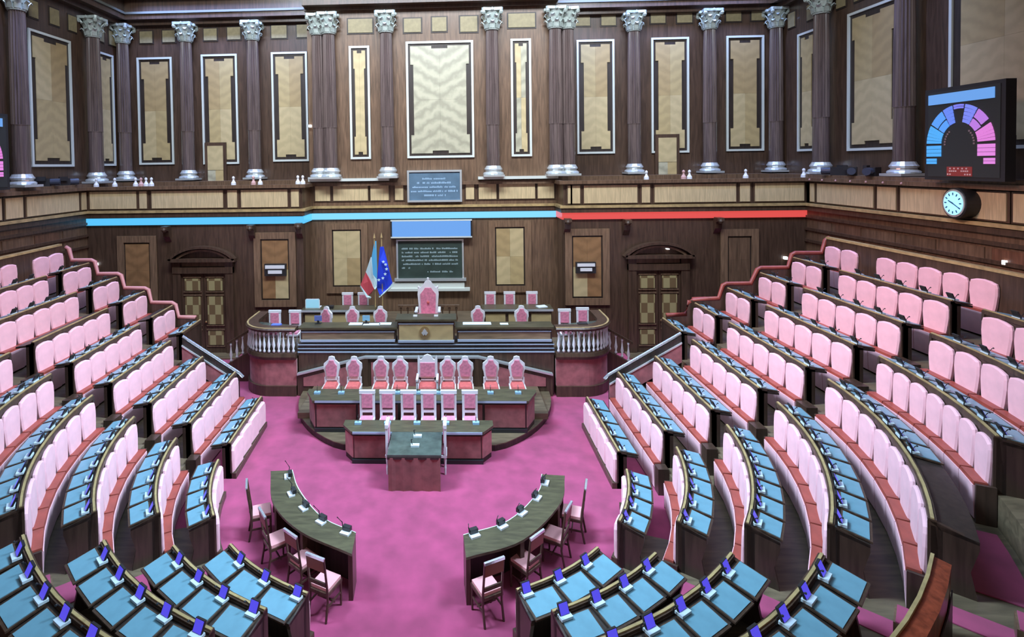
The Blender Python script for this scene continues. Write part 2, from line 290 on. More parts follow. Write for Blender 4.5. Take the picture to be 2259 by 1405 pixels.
def side_squares(par, X, ys, z0, z1, rz, mt):
    for (a, b) in ys:
        wd = abs(b-a); m = MB().box(-wd/2-.05, wd/2+.05, -.02, 0, -(z1-z0)/2-.05, (z1-z0)/2+.05)
        pn = place('frieze_panel', m.mesh('frieze_panel', WB), par, (X, (a+b)/2, (z0+z1)/2), rz); place('veneer', MB().box(-wd/2, wd/2, -.045, -.02, -(z1-z0)/2, (z1-z0)/2).mesh('veneer', mt), pn)
side_squares(wsul, XLU, [(6.05, 6.45), (7.0, 7.42), (7.9, 8.3), (9.5, 9.85), (10.2, 10.6)], 11.75, 12.3, PI/2, FZ); side_squares(wsur, XRU, [(5.6, 6.0), (6.5, 6.9), (7.3, 7.7), (8.8, 9.2), (9.9, 10.3)], 11.75, 12.3, -PI/2, FZ)
# parapet panels
def parapet(par, Y, spans, z0=5.30, z1=5.92):
    for (x0, x1) in spans:
        A = atY(x0, 435, Y); B = atY(x1, 435, Y); w_ = B.x-A.x; h_ = z1-z0
        pn = place('panel', MB().box(-w_/2-.06, w_/2+.06, -.03, 0, -h_/2-.04, h_/2+.04).mesh('panel', WD), par, ((A.x+B.x)/2, Y, (z0+z1)/2)); place('veneer', MB().box(-w_/2, w_/2, -.055, -.03, -h_/2, h_/2).mesh('veneer', PANEL), pn)
parapet(wl, YB, [(200, 302), (309, 325), (336, 493), (503, 524), (533, 635), (643, 660)]); parapet(wr, YB, [(1252, 1258), (1262, 1279), (1288, 1405), (1415, 1433), (1443, 1622), (1631, 1653), (1664, 1772)])
parapet(wc, YN, [(696, 729), (736, 812), (818, 858), (872, 890), (1028, 1046), (1056, 1095), (1101, 1180), (1186, 1222)], 5.42, 6.05)
def side_parapet(par, X, spans, rz):
    for (a, b) in spans:
        wd = abs(b-a); pn = place('panel', MB().box(-wd/2-.06, wd/2+.06, -.03, 0, -.35, .35).mesh('panel', WD), par, (X, (a+b)/2, 5.6), rz); place('veneer', MB().box(-wd/2, wd/2, -.055, -.03, -.31, .31).mesh('veneer', PANEL), pn)
side_parapet(wsr, XR0, [(7.55, 7.75), (5.0, 7.4), (4.2, 4.85), (1.25, 4.05), (.3, 1.1), (-2.6, .15), (-3.5, -2.8)], -PI/2); side_parapet(wsl, XL0, [(7.7, 7.95), (5.2, 7.55), (4.4, 5.05), (1.4, 4.25), (.5, 1.2)], PI/2)
for X, par, rz in ((XR0, wsr, -PI/2), (XL0, wsl, PI/2)):
    for i in range(9):
        y = 7.3-1.25*i
        for (z, hh) in ((4.5, .30), (4.1, .26)):
            place('panel', MB().box(-.54, .54, -.02, 0, -hh/2, hh/2).mesh('panel', WM if (i+int(z*10)) % 2 else wood('wainscot_%d_%d_%d' % (i, int(z*10), int(X)), (.12+.02*(i % 3), .07, .04))), par, (X, y, z), rz)
# ------------------------------------------------------------------ columns
def capital_mesh():
    m = MB(); m.lathe([(.29, 0), (.31, .04), (.28, .06), (.28, .3), (.36, .58), (.40, .66)], 16)
    for tier, (z, hgt, n, off) in enumerate(((.05, .26, 8, 0), (.22, .30, 8, PI/8))):
        for i in range(n):
            a = 2*PI*i/n+off; c, s_ = math.cos(a), math.sin(a); P = lambda r, t, zz: (r*c-t*s_, r*s_+t*c, zz)
            for (r0, z0, w0, r1, z1, w1) in ((.29, z, .10, .33, z+hgt*.6, .11), (.33, z+hgt*.6, .11, .42, z+hgt, .08), (.42, z+hgt, .08, .47, z+hgt-.06, .03)):
                m.hexa([P(r0, -w0, z0), P(r0, w0, z0), P(r0+.03, w0, z0), P(r0+.03, -w0, z0), P(r1, -w1, z1), P(r1, w1, z1), P(r1+.03, w1, z1), P(r1+.03, -w1, z1)])
    for i in range(4):
        a = PI/4+i*PI/2; c, s_ = math.cos(a), math.sin(a)
        m.ball((.53*c, .53*s_, .60), .095, 8); m.tube([(.34*c, .34*s_, .42), (.44*c, .44*s_, .55), (.53*c, .53*s_, .66)], .05, 5)
        a = i*PI/2; m.ball((.43*math.cos(a), .43*math.sin(a), .70), .075, 6)
    q = []
    for i in range(4):
        a = PI/4+i*PI/2; q += [(.60*math.cos(a-.07), .60*math.sin(a-.07)), (.60*math.cos(a+.07), .60*math.sin(a+.07)), (.40*math.cos(a+PI/4), .40*math.sin(a+PI/4))]
    m.prism(q, .66, .76); m.v = [(x*.84, y*.84, z) for x, y, z in m.v]; return m.mesh('capital', STONE)
CAPM = capital_mesh()
BASEM = MB().box(-.38, .38, -.38, .38, 0, .07).lathe([(.36, .07), (.385, .11), (.36, .15), (.30, .18), (.29, .22), (.33, .25), (.335, .28), (.31, .31), (.26, .40)], 20).mesh('column_base', SILVER)
def shaft_mesh(h):
    m = MB(); m.lathe([(.25, 0), (.247, h*.30)], 32); m.lathe([(.255, h*.30), (.258, h*.305)], 32)
    return m.lathe([(.25, h*.305), (.235, h*.75), (.22, h)], 36, flute=.15).mesh('shaft', COLW, False)
SH = {}
def column(x, y, z0, z1, label):
    h = round(z1-z0-.4, 2)
    if h not in SH: SH[h] = shaft_mesh(h)
    o = thing('fluted_column', label, 'column', (x, y, z0), 0, 'columns of the upper colonnade')
    place('column_base', BASEM, o); place('shaft', SH[h], o, (0, 0, .4)); place('capital', CAPM, o, (0, 0, z1-z0)); return o
for px, y, X, nm in ((274, YU-.35, None, 'in the left rear corner'), (413, YU-.35, None, 'second from the left rear corner, beside the veneered gallery door'), (560, YU-.35, None, 'third from the left rear corner'),
                     (1399, YU-.35, None, 'third from the right rear corner'), (1566, YU-.35, None, 'second from the right rear corner, right of the gallery door'), (1712, YU-.35, None, 'in the right rear corner')):
    P = atY(px, 240, y); column(P.x, y, 6.25, 11.85, 'fluted walnut column with silvered capital '+nm)
for px, nm in ((728, 'at the left end of the centre bay'), (854, 'left of the large pale chevron panel'), (1087, 'right of the large pale chevron panel'), (1226, 'at the right end of the centre bay')):
    P = atY(px, 240, YN-.2); column(P.x, YN-.2, 6.26, 11.6, 'fluted walnut column with silvered capital '+nm)
for px, sx, nm in ((704, 0, 'set back, outermost left of the centre bay'), (1253, 0, 'set back, outermost right of the centre bay')):
    P = atY(px, 240, YN-.06); column(P.x, YN-.06, 6.26, 11.6, 'fluted walnut column '+nm)
for X, Y, nm in ((XLU+.33, 8.75, 'on the left side wall, second from the corner'), (XLU+.33, 5.2, 'on the left side wall at the picture edge'), (XRU-.36, 7.95, 'on the right side wall, second from the corner'), (XRU-.36, 4.55, 'on the right side wall beside the voting board')):
    column(X, Y, 6.22, 11.65, 'tall fluted column '+nm)
# parapet pedestal under the centre columns + ledge
m = MB(); m.box(XNL, -1.75, YN-.26, YN, 6.16, 6.26); m.box(1.55, XNR, YN-.26, YN, 6.16, 6.26); struct(m.build('trim_7', FRAME), 'pale ledge carrying the centre bay columns')
m = MB(); m.box(XLU, XNL, YU-.8, YU, 5.2, 6.2); m.box(XNR, XRU, YU-.8, YU, 5.2, 6.2); m.box(XLU, XLU+.40, YREAR, YU-.8, 5.2, 6.2); m.box(XRU-.8, XRU, YREAR, YU-.8, 5.2, 6.2); struct(m.build('trim_8', WM), 'walnut plinth carrying the wing colonnade')
# ------------------------------------------------------------------ plaques, display, signs on the back wall
def glyphs(par, w, lines, y, zt, lh, mt=LETTER, seed=1, h=.045):
    rn = random.Random(seed); m = MB()
    for i, (x0, x1) in enumerate(lines):
        x = x0; z = zt-i*lh
        while x < x1:
            L = rn.uniform(.02, .05)
            if rn.random() > .16: m.box(x, min(x+L, x1), y-.008, y, z, z+h*rn.choice((1, .72, .72, 1)))
            x += L+.012
    o = m.build('lettering', mt, par, org=(0, 0, 0)); o['kind'] = 'stuff'; o['label'] = 'rows of small worn lettering'
A = atY(866, 487, YN); B = atY(1038, 519, YN)
o = thing('display_board', 'light blue lit display board above the dark inscription plaque', 'display', ((A.x+B.x)/2, YN-.1, B.z)); w_, h_ = B.x-A.x, A.z-B.z
MB().box(-w_/2-.06, w_/2+.06, -.12, .1, -.05, h_+.05).build('housing', BLACK, o, org=(0, 0, 0)); MB().box(-w_/2, w_/2, -.14, -.12, 0, h_).build('lit_face', LEDS, o, org=(0, 0, 0)); m = MB().box(-w_/2-.05, w_/2+.05, -.15, -.1, h_, h_+.05); m.box(-w_/2-.05, w_/2+.05, -.15, -.1, -.05, 0); m.build('edge_strip', FRAME, o, org=(0, 0, 0))
A = atY(878, 531, YN); B = atY(1020, 612, YN); w_, h_ = B.x-A.x, A.z-B.z
o = thing('inscription_plaque', 'dark bronze plaque with lines of lettering behind the throne', 'plaque', ((A.x+B.x)/2, YN, B.z))
MB().box(-w_/2, w_/2, -.08, 0, 0, h_).build('slab', BRONZE, o, org=(0, 0, 0)); f = MB(); f.box(-w_/2-.06, w_/2+.06, -.12, 0, h_, h_+.06); f.box(-w_/2-.14, w_/2+.14, -.16, 0, -.10, 0); f.box(-w_/2-.06, -w_/2, -.1, 0, 0, h_); f.box(w_/2, w_/2+.06, -.1, 0, 0, h_); f.build('surround', SILVER, o, org=(0, 0, 0))
glyphs(o, w_, [(-w_/2+.14, w_/2-.16)]*5+[(-w_/2+.14, -w_/2+.45), (-.1, w_/2-.35)], -.08, h_-.32, .145, seed=3, h=.06)
m = MB(); m.box(-1.95, 1.2, YN-.2, YN, 2.02, 2.12); m.box(-1.75, 1.0, YN-.1, YN, 2.12, 2.32); struct(m.build('trim_9', FRAME), 'pale ledge below the dark plaque')
A = atY(903, 380, YN); B = atY(1015, 440, YN); w_, h_ = B.x-A.x, A.z-B.z
o = thing('inscription_plaque', 'blue slate plaque with centred lettering set into the gallery parapet', 'plaque', ((A.x+B.x)/2, YN-.02, B.z))
MB().box(-w_/2, w_/2, -.16, 0, 0, h_).build('slab', SLATE, o, org=(0, 0, 0)); f = MB(); f.box(-w_/2-.07, w_/2+.07, -.2, 0, h_, h_+.07); f.box(-w_/2-.07, w_/2+.07, -.2, 0, -.07, 0); f.box(-w_/2-.07, -w_/2, -.2, 0, 0, h_); f.box(w_/2, w_/2+.07, -.2, 0, 0, h_); f.build('surround', SILVER, o, org=(0, 0, 0))
glyphs(o, w_, [(-.45, .4), (-.65, .6), (-.82, .78), (-.88, .85), (-.45, .42)], -.16, h_-.28, .155, plain('slate_letters', (.30, .45, .60), .5), 5, .07)
for (x0, x1, y0, y1, nm, par) in ((584, 632, 582, 608, 'left', wl), (1270, 1314, 578, 602, 'right', wr)):
    A = atY(x0, y0, YB-.1); B = atY(x1, y1, YB-.1); w_, h_ = B.x-A.x, A.z-B.z
    o = thing('wall_sign', 'small dark sign box with two white bars on the %s veneer panel' % nm, 'sign', ((A.x+B.x)/2, YB-.06, B.z)); MB().box(-w_/2, w_/2, -.1, .06, 0, h_).build('housing', BLACK, o, org=(0, 0, 0))
    MB().box(-w_/2+.04, w_/2-.04, -.13, -.1, h_*.62, h_*.9).build('white_bar', WHITE, o, org=(0, 0, 0)); MB().box(-w_/2+.14, w_/2-.14, -.13, -.1, h_*.2, h_*.48).build('white_bar', WHITE, o, org=(0, 0, 0))
# ------------------------------------------------------------------ doors
CHK, nt, b = nodes('parquet_veneer'); ck = nt.nodes.new('ShaderNodeTexChecker'); tc = nt.nodes.new('ShaderNodeTexCoord'); mp = nt.nodes.new('ShaderNodeMapping'); mp.inputs['Location'].default_value = (0, .03, 0); mp.inputs['Scale'].default_value = (1.0, 0.02, 0.62)
ck.inputs['Scale'].default_value = 4.6; ck.inputs['Color1'].default_value = (.36, .30, .14, 1); ck.inputs['Color2'].default_value = (.17, .11, .05, 1)
nt.links.new(tc.outputs['Object'], mp.inputs['Vector']); nt.links.new(mp.outputs['Vector'], ck.inputs['Vector']); nt.links.new(ck.outputs['Color'], b.inputs['Base Color']); b.inputs['Roughness'].default_value = .45
def door(n, x0, x1, label):
    A = atY(x0, 690, YB); B = atY(x1, 690, YB); w_ = B.x-A.x; cx = (A.x+B.x)/2; H = 3.05
    o = thing('door_%d' % n, label, 'door', (cx, YB, 0)); del o['category']; o['kind'] = 'structure'
    for s in (-1, 1):
        lf = MB().box(min(0, s*w_/2)+.01, max(0, s*w_/2)-.01, -.06, 0, .05, H-.1).build('door_leaf', WD, o, org=(0, 0, 0))
        for (z0, z1) in ((.35, .85), (1.1, 2.1), (2.32, 2.75)):
            c = s*w_/4; hw = w_/4-.13
            pn = MB().box(-hw, hw, -.03, 0, 0, z1-z0).mesh('panel', CHK); q = place('panel', pn, lf, (c, -.06, z0))
            f = MB(); f.box(c-hw-.05, c+hw+.05, -.09, -.06, z0-.07, z0-.03); f.box(c-hw-.05, c+hw+.05, -.09, -.06, z1+.03, z1+.07); place('moulding', f.mesh('moulding', WM), lf)
    f = MB(); f.box(-w_/2-.28, -w_/2, -.14, 0, 0, H+.3); f.box(w_/2, w_/2+.28, -.14, 0, 0, H+.3); f.box(-w_/2-.28, w_/2+.28, -.16, 0, H-.1, H+.12); f.box(-w_/2-.4, w_/2+.4, -.26, 0, H+.32, H+.44); f.build('door_frame', WD, o, org=(0, 0, 0))
    f = MB(); f.box(-w_/2+.02, w_/2-.02, -.06, 0, H+.14, H+.30); f.build('lintel_panel', WM, o, org=(0, 0, 0))
    for rr, dd, mt in ((1.35, .26, WD), (1.15, .18, WM)):
        arc = [(rr*math.cos(t), H+.05+rr*.62*math.sin(t)) for t in [PI*.14+PI*.72*i/16 for i in range(17)]]
        f = MB(); pts = arc+[(x*.93, H+.05+(z-H-.05)*.90) for x, z in reversed(arc)]; f.prism(pts, -dd, 0, 'y').build('arched_pediment', mt, o, org=(0, 0, 0))
    MB().ball((.08, -.12, 1.2), .04).build('door_knob', BRASS, o, org=(0, 0, 0)); MB().box(-w_/2-.4, w_/2+.5, -.6, 0, 0, .06).build('threshold', WF, o, org=(0, 0, 0))
    return o
door(1, 404, 502, 'dark double door with parquet panels left of the rostrum'); door(2, 1402, 1500, 'dark double door with parquet panels right of the rostrum')
# carved brackets under the gallery
for (px, py, nm) in ((372, 515, 'left of the left door'), (558, 512, 'right of the left door'), (662, 508, 'at the left edge of the centre bay'), (1250, 498, 'at the right edge of the centre bay'), (1380, 500, 'left of the right door'), (1580, 496, 'right of the right door')):
    P = atY(px, py, YB); m = MB(); m.prism([(0, .28), (-.34, .28), (-.36, .16), (-.2, .1), (-.16, -.1), (-.08, -.2), (0, -.3)], P.x-.11, P.x+.11, 'x'); m.v = [(x, y+YB, z+P.z) for x, y, z in m.v]
    m.ball((P.x, YB-.3, P.z+.16), .1, 8); tag(m.build('carved_bracket', WD), 'carved walnut bracket under the gallery, '+nm, 'bracket', 'brackets under the gallery')
# ================================================================== HEMICYCLE
RISE = .4406
def T(k): return .78+RISE*(k-1)
def PL(k): return T(k)-.78                       # platform of row k
def RK(side, k): return 3.94+.941*(k-1) if side > 0 else 4.336+.859*(k-1)
def C0(side): return 0. if side > 0 else .25
def fr(side, k, t, off=0.):                      # t<=0: metres of straight run; t>0: angle on the arc
    r = RK(side, k)+off
    if t <= 0: return (side*(r+(.055*-t if side < 0 else 0)), C0(side)-t, side*1., 0.)
    return (side*r*math.cos(t), C0(side)-r*math.sin(t), side*math.cos(t), -math.sin(t))
def frs(side, k, t0, t1, n=None):
    n = n or (2 if t1 <= 0 else max(3, int((t1-t0)/.05)+1)); return [fr(side, k, t0+(t1-t0)*i/(n-1)) for i in range(n)]
def rot_of(f): return math.atan2(f[3], f[2])-PI/2
TE = {1: .5886, 2: .6211, 3: .6515, 4: .665, 5: .6627, 6: .44, 7: .44, 8: .44, 9: .44}
TD = {1: .798, 2: .81, 3: .787, 4: .773, 5: .765}
DE = 1.209
FAR = {1: 2.6, 2: 3.12, 3: 3.06, 4: 3.03, 5: 3.05, 6: 3.04, 7: 3.05, 8: 3.1, 9: 3.1}
def tblock(side, k, blk):
    c = C0(side)
    if blk == 'B': return -(FAR[k]-c), 0.
    if blk == 'A': return -(5.0-c), -(3.72-c)
    if blk == 'C': return math.asin(.656/RK(side, k)), TE[k]
    return TD[k], DE
NP = {'A': {k: 2 for k in range(4, 9)}, 'B': {1: 4, 2: 5, 3: 5, 4: 5, 5: 5, 6: 5, 7: 5, 8: 5}, 'C': {1: 4, 2: 5, 3: 7, 4: 8, 5: 6, 6: 6, 7: 6, 8: 6}, 'D': {1: 3, 2: 4, 3: 5, 4: 6}}
BN = {'A': 'two-seat block by the door', 'B': 'straight block', 'C': 'curved block', 'D': 'near block by the centre aisle'}
SN = {1: 'right', -1: 'left'}
RN = {1: 'front', 2: 'second', 3: 'third', 4: 'fourth', 5: 'fifth', 6: 'sixth', 7: 'seventh', 8: 'topmost'}
# tier platforms
for s in (1, -1):
    for k in range(2, 10):
        t0 = -((3.2 if k < 4 else 5.1)-C0(s)); n1 = frs(s, k, t0, 0, 2)+frs(s, k, 0.02, DE+.02, 26)
        run = .941 if s > 0 else .859; z1 = PL(k); prof = [(-.02, max(0, z1-RISE)-.0), (run+(.6 if k == 9 else -.02), max(0, z1-RISE)-.0), (run+(.6 if k == 9 else -.02), z1), (-.02, z1)]
        struct(MB().sweep(prof, n1).build('floor_tier', WF), '%s tier floor of the %s seating' % (ORD[k], SN[s]))
        if k == 9: continue
for s in (1, -1): struct(MB().sweep([(.04, .0), (.90 if s > 0 else .82, .0), (.90 if s > 0 else .82, .014), (.04, .014)], frs(s, 1, .34, DE, 16)).build('floor_tier', WF), 'boarded floor strip behind the front desks on the %s' % ('right' if s > 0 else 'left'))
# console prototypes (shared meshes)
CB = MB().box(-.08, .08, -.03, .07, 0, .03).hexa([(-.065, -.01, .03), (.065, -.01, .03), (.065, .018, .03), (-.065, .018, .03), (-.065, -.065, .135), (.065, -.065, .135), (.065, -.037, .14), (-.065, -.037, .14)]); CBB = MB().box(-.08, .08, -.03, .07, 0, .03).mesh('console', PALE)
CBACK = MB().hexa([(-.068, -.01, .03), (.068, -.01, .03), (.068, .018, .03), (-.068, .018, .03), (-.068, -.065, .14), (.068, -.065, .14), (.068, -.037, .145), (-.068, -.037, .145)]).mesh('screen_case', BLACK)
CSCR = MB().hexa([(-.06, .0185, .037), (.06, .0185, .037), (.06, .0215, .037), (-.06, .0215, .037), (-.06, -.034, .14), (.06, -.034, .14), (.06, -.031, .14), (-.06, -.031, .14)]).mesh('screen', SCR)
CMIC = MB().tube([(.10, -.03, .0), (.105, -.03, .07), (.11, .01, .13)], .007, 5).ball((.112, .025, .135), .014, 6).mesh('microphone', BLACK)
PADM = {}
def padmesh(w, d):
    w = round(w, 2)
    if (w, d) not in PADM:
        PADM[(w, d)] = (MB().hexa([(-w/2, 0, 0), (w/2, 0, 0), (w/2, d, -.055), (-w/2, d, -.055), (-w/2, 0, .022), (w/2, 0, .022), (w/2, d, -.033), (-w/2, d, -.033)]).mesh('writing_lid', WD),
                        MB().hexa([(-w/2+.022, .02, .018), (w/2-.022, .02, .018), (w/2-.022, d-.03, -.03), (-w/2+.022, d-.03, -.03), (-w/2+.022, .02, .028), (w/2-.022, .02, .028), (w/2-.022, d-.03, -.02), (-w/2+.022, d-.03, -.02)]).mesh('blotter', PAD))
    return PADM[(w, d)]
NOPADS = {(-1, 'B', 6), (-1, 'A', 5)}
def desk_row(s, k, blk):
    t0, t1 = tblock(s, k, blk); tm = (t0+t1)/2; f0 = fr(s, k, tm); z = T(k); pz = PL(k-1) if k > 1 else 0.
    lab = 'curved bench desk' if blk in 'CD' else 'bench desk'
    o = thing('bench_desk', '%s with blue blotters, %s row, %s %s' % (lab, RN[k], SN[s], BN[blk]), 'desk', (f0[0], f0[1], pz), 0, 'bench desks of the hemicycle')
    F = frs(s, k, t0, t1)
    MB().sweep([(-.03, pz), (.03, pz), (.03, z-.03), (-.03, z-.03)], F).build('front_panel', DW, o)
    MB().sweep([(-.055, z-.075), (.02, z-.075), (.02, z), (-.055, z)], F).build('rail', WD, o); MB().sweep([(-.034, z), (-.002, z), (-.002, z+.016), (-.034, z+.016)], F).build('rail_cap', RAILW, o)
    MB().sweep([(.03, z-.10), (.37, z-.145), (.37, z-.105), (.03, z-.055)] if blk != 'D' else [(.03, z-.10), (.39, z-.148), (.39, z-.11), (.03, z-.055)], F).build('desk_top', WB, o)
    MB().sweep([(.03, PL(k)+.0), (.07, PL(k)+.0), (.07, z-.1), (.03, z-.1)], F).build('knee_panel', WB, o)
    dp = .40 if blk == 'D' else .36
    for t, dt in ((t0, 1), (t1, -1)):
        e = .05*dt/(RK(s, k) if t > 0 else 1.); Fe = [fr(s, k, t), fr(s, k, t+e)]
        MB().sweep(([(-.06, pz), (.14, pz), (.14, z-.06), (.0, z-.02), (-.06, z-.02)] if blk in 'AB' else [(-.06, pz), (.08, pz), (.08, PL(k)), (.36, PL(k)), (.30, PL(k)+.3), (.37, z-.2), (.37, z-.12), (-.0, z-.02), (-.06, z-.02)]), Fe).build('end_panel', DW, o)
    n = NP[blk][k]; r = RK(s, k)+.28
    if (s, blk, k) in NOPADS: return o
    tp1 = t1
    if blk == 'C' and k == 5: tp1 = .44
    for i in range(n):
        ta = t0+(tp1-t0)*(i+.5)/n; wch = abs(tp1-t0)/n*(r if ta > 0 else 1.); f = fr(s, k, ta, .07); rz = rot_of(f)
        lm, bm_ = padmesh(wch-(.045 if blk != 'D' else .07), dp-.04); L = (f[0]-f0[0], f[1]-f0[1], z-.045-pz)
        ld = place('writing_lid', lm, o, L, rz); place('blotter', bm_, ld)
        dx = s*(wch/2-.12); c, sn = math.cos(rz), math.sin(rz)
        cn = place('console', CBB, o, (L[0]+c*dx+sn*(-.0), L[1]+sn*dx-c*(-.0), L[2]+.03), rz); place('screen_case', CBACK, cn); place('screen', CSCR, cn); place('microphone', CMIC, cn)
    return o
# seats
SEATM = {}
def seatmesh(w):
    w = round(w, 2)
    if w in SEATM: return SEATM[w]
    h = w/2-.014; z0, z1 = .40, 1.13
    out = [(-.74*h, z0), (.74*h, z0), (.90*h, z0+.22), (h, z0+.45), (.99*h, z1-.12), (.91*h, z1-.045), (.5*h, z1-.005), (0, z1+.012), (-.5*h, z1-.005), (-.91*h, z1-.045), (-.99*h, z1-.12), (-h, z0+.45), (-.90*h, z0+.22)]
    lean = lambda z: -.045+(z-z0)*.03
    n = len(out); vs = [(x, .0, z) for x, z in out]+[(x, lean(z)-.005, z) for x, z in out]
    cz = (z0+z1)/2; vs += [(x*.90, lean(z)-.03, cz+(z-cz)*.94) for x, z in out]+[(0, lean(cz)-.04, cz)]
    fs = [(j*n+i, j*n+(i+1) % n, (j+1)*n+(i+1) % n, (j+1)*n+i) for j in range(2) for i in range(n)]+[(2*n+i, 2*n+(i+1) % n, 3*n) for i in range(n)]+[tuple(range(n-1, -1, -1))]
    back = MB().add(vs, fs).mesh('backrest', VELVET)
    a = w/2-.008
    cu = MB().hexa([(-a, -.21, .49), (a, -.21, .49), (a, -.06, .49), (-a, -.06, .49), (-a+.008, -.20, .55), (a-.008, -.20, .55), (a-.008, -.06, .55), (-a+.008, -.06, .55)]).mesh('cushion', LEATHER)
    fv = MB().hexa([(-a, -.20, .04), (a, -.20, .04), (a, -.14, .04), (-a, -.14, .04), (-a, -.22, .50), (a, -.22, .50), (a, -.14, .50), (-a, -.14, .50)]).mesh('front_pad', VELVET)
    SEATM[w] = (back, cu, fv); return SEATM[w]
def seats(s, k, blk, n, t0, t1):
    kk = k+1
    for i in range(n):
        ta = t0+(t1-t0)*(i+.5)/n; f = fr(s, kk, ta, -.045); wch = abs(t1-t0)/n*((RK(s, kk)-.2) if ta > 0 else 1.)
        o = thing('tip_up_chair', 'pink tip-up chair %s from the rostrum end, %s row, %s %s' % (ORD[i+1], RN[k], SN[s], BN[blk]), 'chair', (f[0], f[1], PL(k)), rot_of(f), 'upholstered chairs of the hemicycle')
        bk, cu, fv = seatmesh(wch); place('backrest', bk, o); place('cushion', cu, o); place('front_pad', fv, o)
DESK = {}
for s in (1, -1):
    for blk in 'ABCD':
        for k in sorted(NP[blk]): DESK[(s, k, blk)] = desk_row(s, k, blk)
    # last wainscot behind the topmost seats
    o = BB = thing('bench_backboard', 'panelled backboard behind the topmost row on the %s' % SN[s], 'backboard', (fr(s, 9, -1)[0], 0, PL(8)))
    for (a, b) in ((-(5.0-C0(s)), -(3.72-C0(s))), (-(3.72-C0(s)), .44)):
        F = frs(s, 9, a, min(b, 0), 2)+(frs(s, 9, .02, b, 8) if b > 0 else [])
        MB().sweep([(-.03, PL(8)), (.06, PL(8)), (.06, T(9)+.1), (-.03, T(9)+.1)], F).build('board', WD, o); MB().sweep([(-.05, T(9)+.1), (.08, T(9)+.1), (.08, T(9)+.16), (-.05, T(9)+.16)], F).build('rail_cap', RAILW, o)
    for k in range(1, 9):
        kb = tblock(s, k+1, 'B'); seats(s, k, 'B', 5, kb[0], kb[1])
        if k >= 4: a = tblock(s, k+1, 'A'); seats(s, k, 'A', 2, a[0], a[1])
        t0 = math.asin(.656/RK(s, k+1)); t1 = TE[k+1] if k < 4 else (.6627 if k == 4 else .44); seats(s, k, 'C', {1: 5, 2: 6, 3: 7, 4: 8, 5: 7, 6: 6, 7: 6, 8: 7}[k], t0, t1)
    # padded fronts of the front row
    for blk, n in (('B', 4), ('C', 4), ('D', 3)):
        t0, t1 = tblock(s, 1, blk)
        o = DESK[(s, 1, blk)]; F = frs(s, 1, t0, t1)
        MB().sweep([(-.16, 0), (-.03, 0), (-.03, .12), (-.16, .12)], F).build('plinth', WD, o)
        for i in range(n):
            ta = t0+(t1-t0)*(i+.5)/n; f = fr(s, 1, ta, -.03); wch = abs(t1-t0)/n*(RK(s, 1) if ta > 0 else 1.); h = wch/2-.01
            out = [(-.94*h, .12), (.94*h, .12), (h, .40), (.98*h, .60), (.8*h, .68), (0, .695), (-.8*h, .68), (-.98*h, .60), (-h, .40)]
            m = MB(); q = len(out); m.add([(x, 0, z) for x, z in out]+[(x, -.06, z) for x, z in out]+[(x*.9, -.095, .4+(z-.4)*.92) for x, z in out], [(j*q+a_, j*q+(a_+1) % q, (j+1)*q+(a_+1) % q, (j+1)*q+a_) for j in range(2) for a_ in range(q)]+[tuple(range(2*q, 3*q)), tuple(range(q-1, -1, -1))])
            place('padded_panel', m.mesh('padded_panel', VELVET), o, (f[0]-o.location.x, f[1]-o.location.y, 0), rot_of(f))
    # bench ends (dark wings closing each seat row)
    for blk in 'BC':
        for k in range(1, 9):
            t0, t1 = tblock(s, k+1, blk)
            if blk == 'C' and k == 4: t1 = .6627
            for t, dt in ((t0, -1), (t1, 1)):
                e = .045*dt/(RK(s, k+1) if t > 0 else 1.); F = [fr(s, k+1, t), fr(s, k+1, t+e)]; p = PL(k); f0 = fr(s, k+1, t, -.3)
                MB().sweep([(-.24, p), (-.03, p), (-.03, p+.53), (-.24, p+.53)], F).build('bench_end', DW, DESK.get((s, k+1, blk), BB))
    # curved parapet closing the fifth row at the near block
    F = frs(s, 5, TD[5], DE); o = thing('curved_parapet', 'red varnished curved parapet behind the %s near block' % SN[s], 'parapet', fr(s, 5, 1.)[:2]+(PL(4),))
    MB().sweep([(-.03, PL(4)), (.10, PL(4)), (.13, T(5)-.02), (-.0, T(5))], F).build('board', WR, o); MB().sweep([(.10, PL(5)), (.14, PL(5)), (.14, T(5)-.28), (.13, T(5)-.28)], F).build('outer_board', WB, o); MB().sweep([(-.03, T(5)), (.0, T(5)), (.0, T(5)+.03), (-.03, T(5)+.03)], F).build('rail_cap', RAILW, o)
    # carpeted steps in the radial aisle between curved and near blocks
    run = .941 if s > 0 else .859
    for k in range(1, 6):
        a, b = TE[k]+.035, TD[k]-.03
        F = frs(s, k, a, b, 4); o = thing('aisle_step', 'pink carpeted step of the %s radial aisle at the %s row' % (SN[s], RN[k]), 'step', fr(s, k, (a+b)/2, .5)[:2]+(PL(k),), 0, 'carpeted aisle steps')
        MB().sweep([(.05, PL(k)+.004), (run-.34, PL(k)+.004), (run-.34, PL(k)+.016), (.05, PL(k)+.016)], F).build('carpet', CARPET, o)
        MB().sweep([(run-.34, PL(k)), (run-.03, PL(k)), (run-.03, PL(k)+RISE/2), (run-.34, PL(k)+RISE/2)], F).build('riser', WM, o); MB().sweep([(run-.32, PL(k)+RISE/2), (run-.03, PL(k)+RISE/2), (run-.03, PL(k)+RISE/2+.014), (run-.32, PL(k)+RISE/2+.014)], F).build('tread_carpet', CARPET, o)
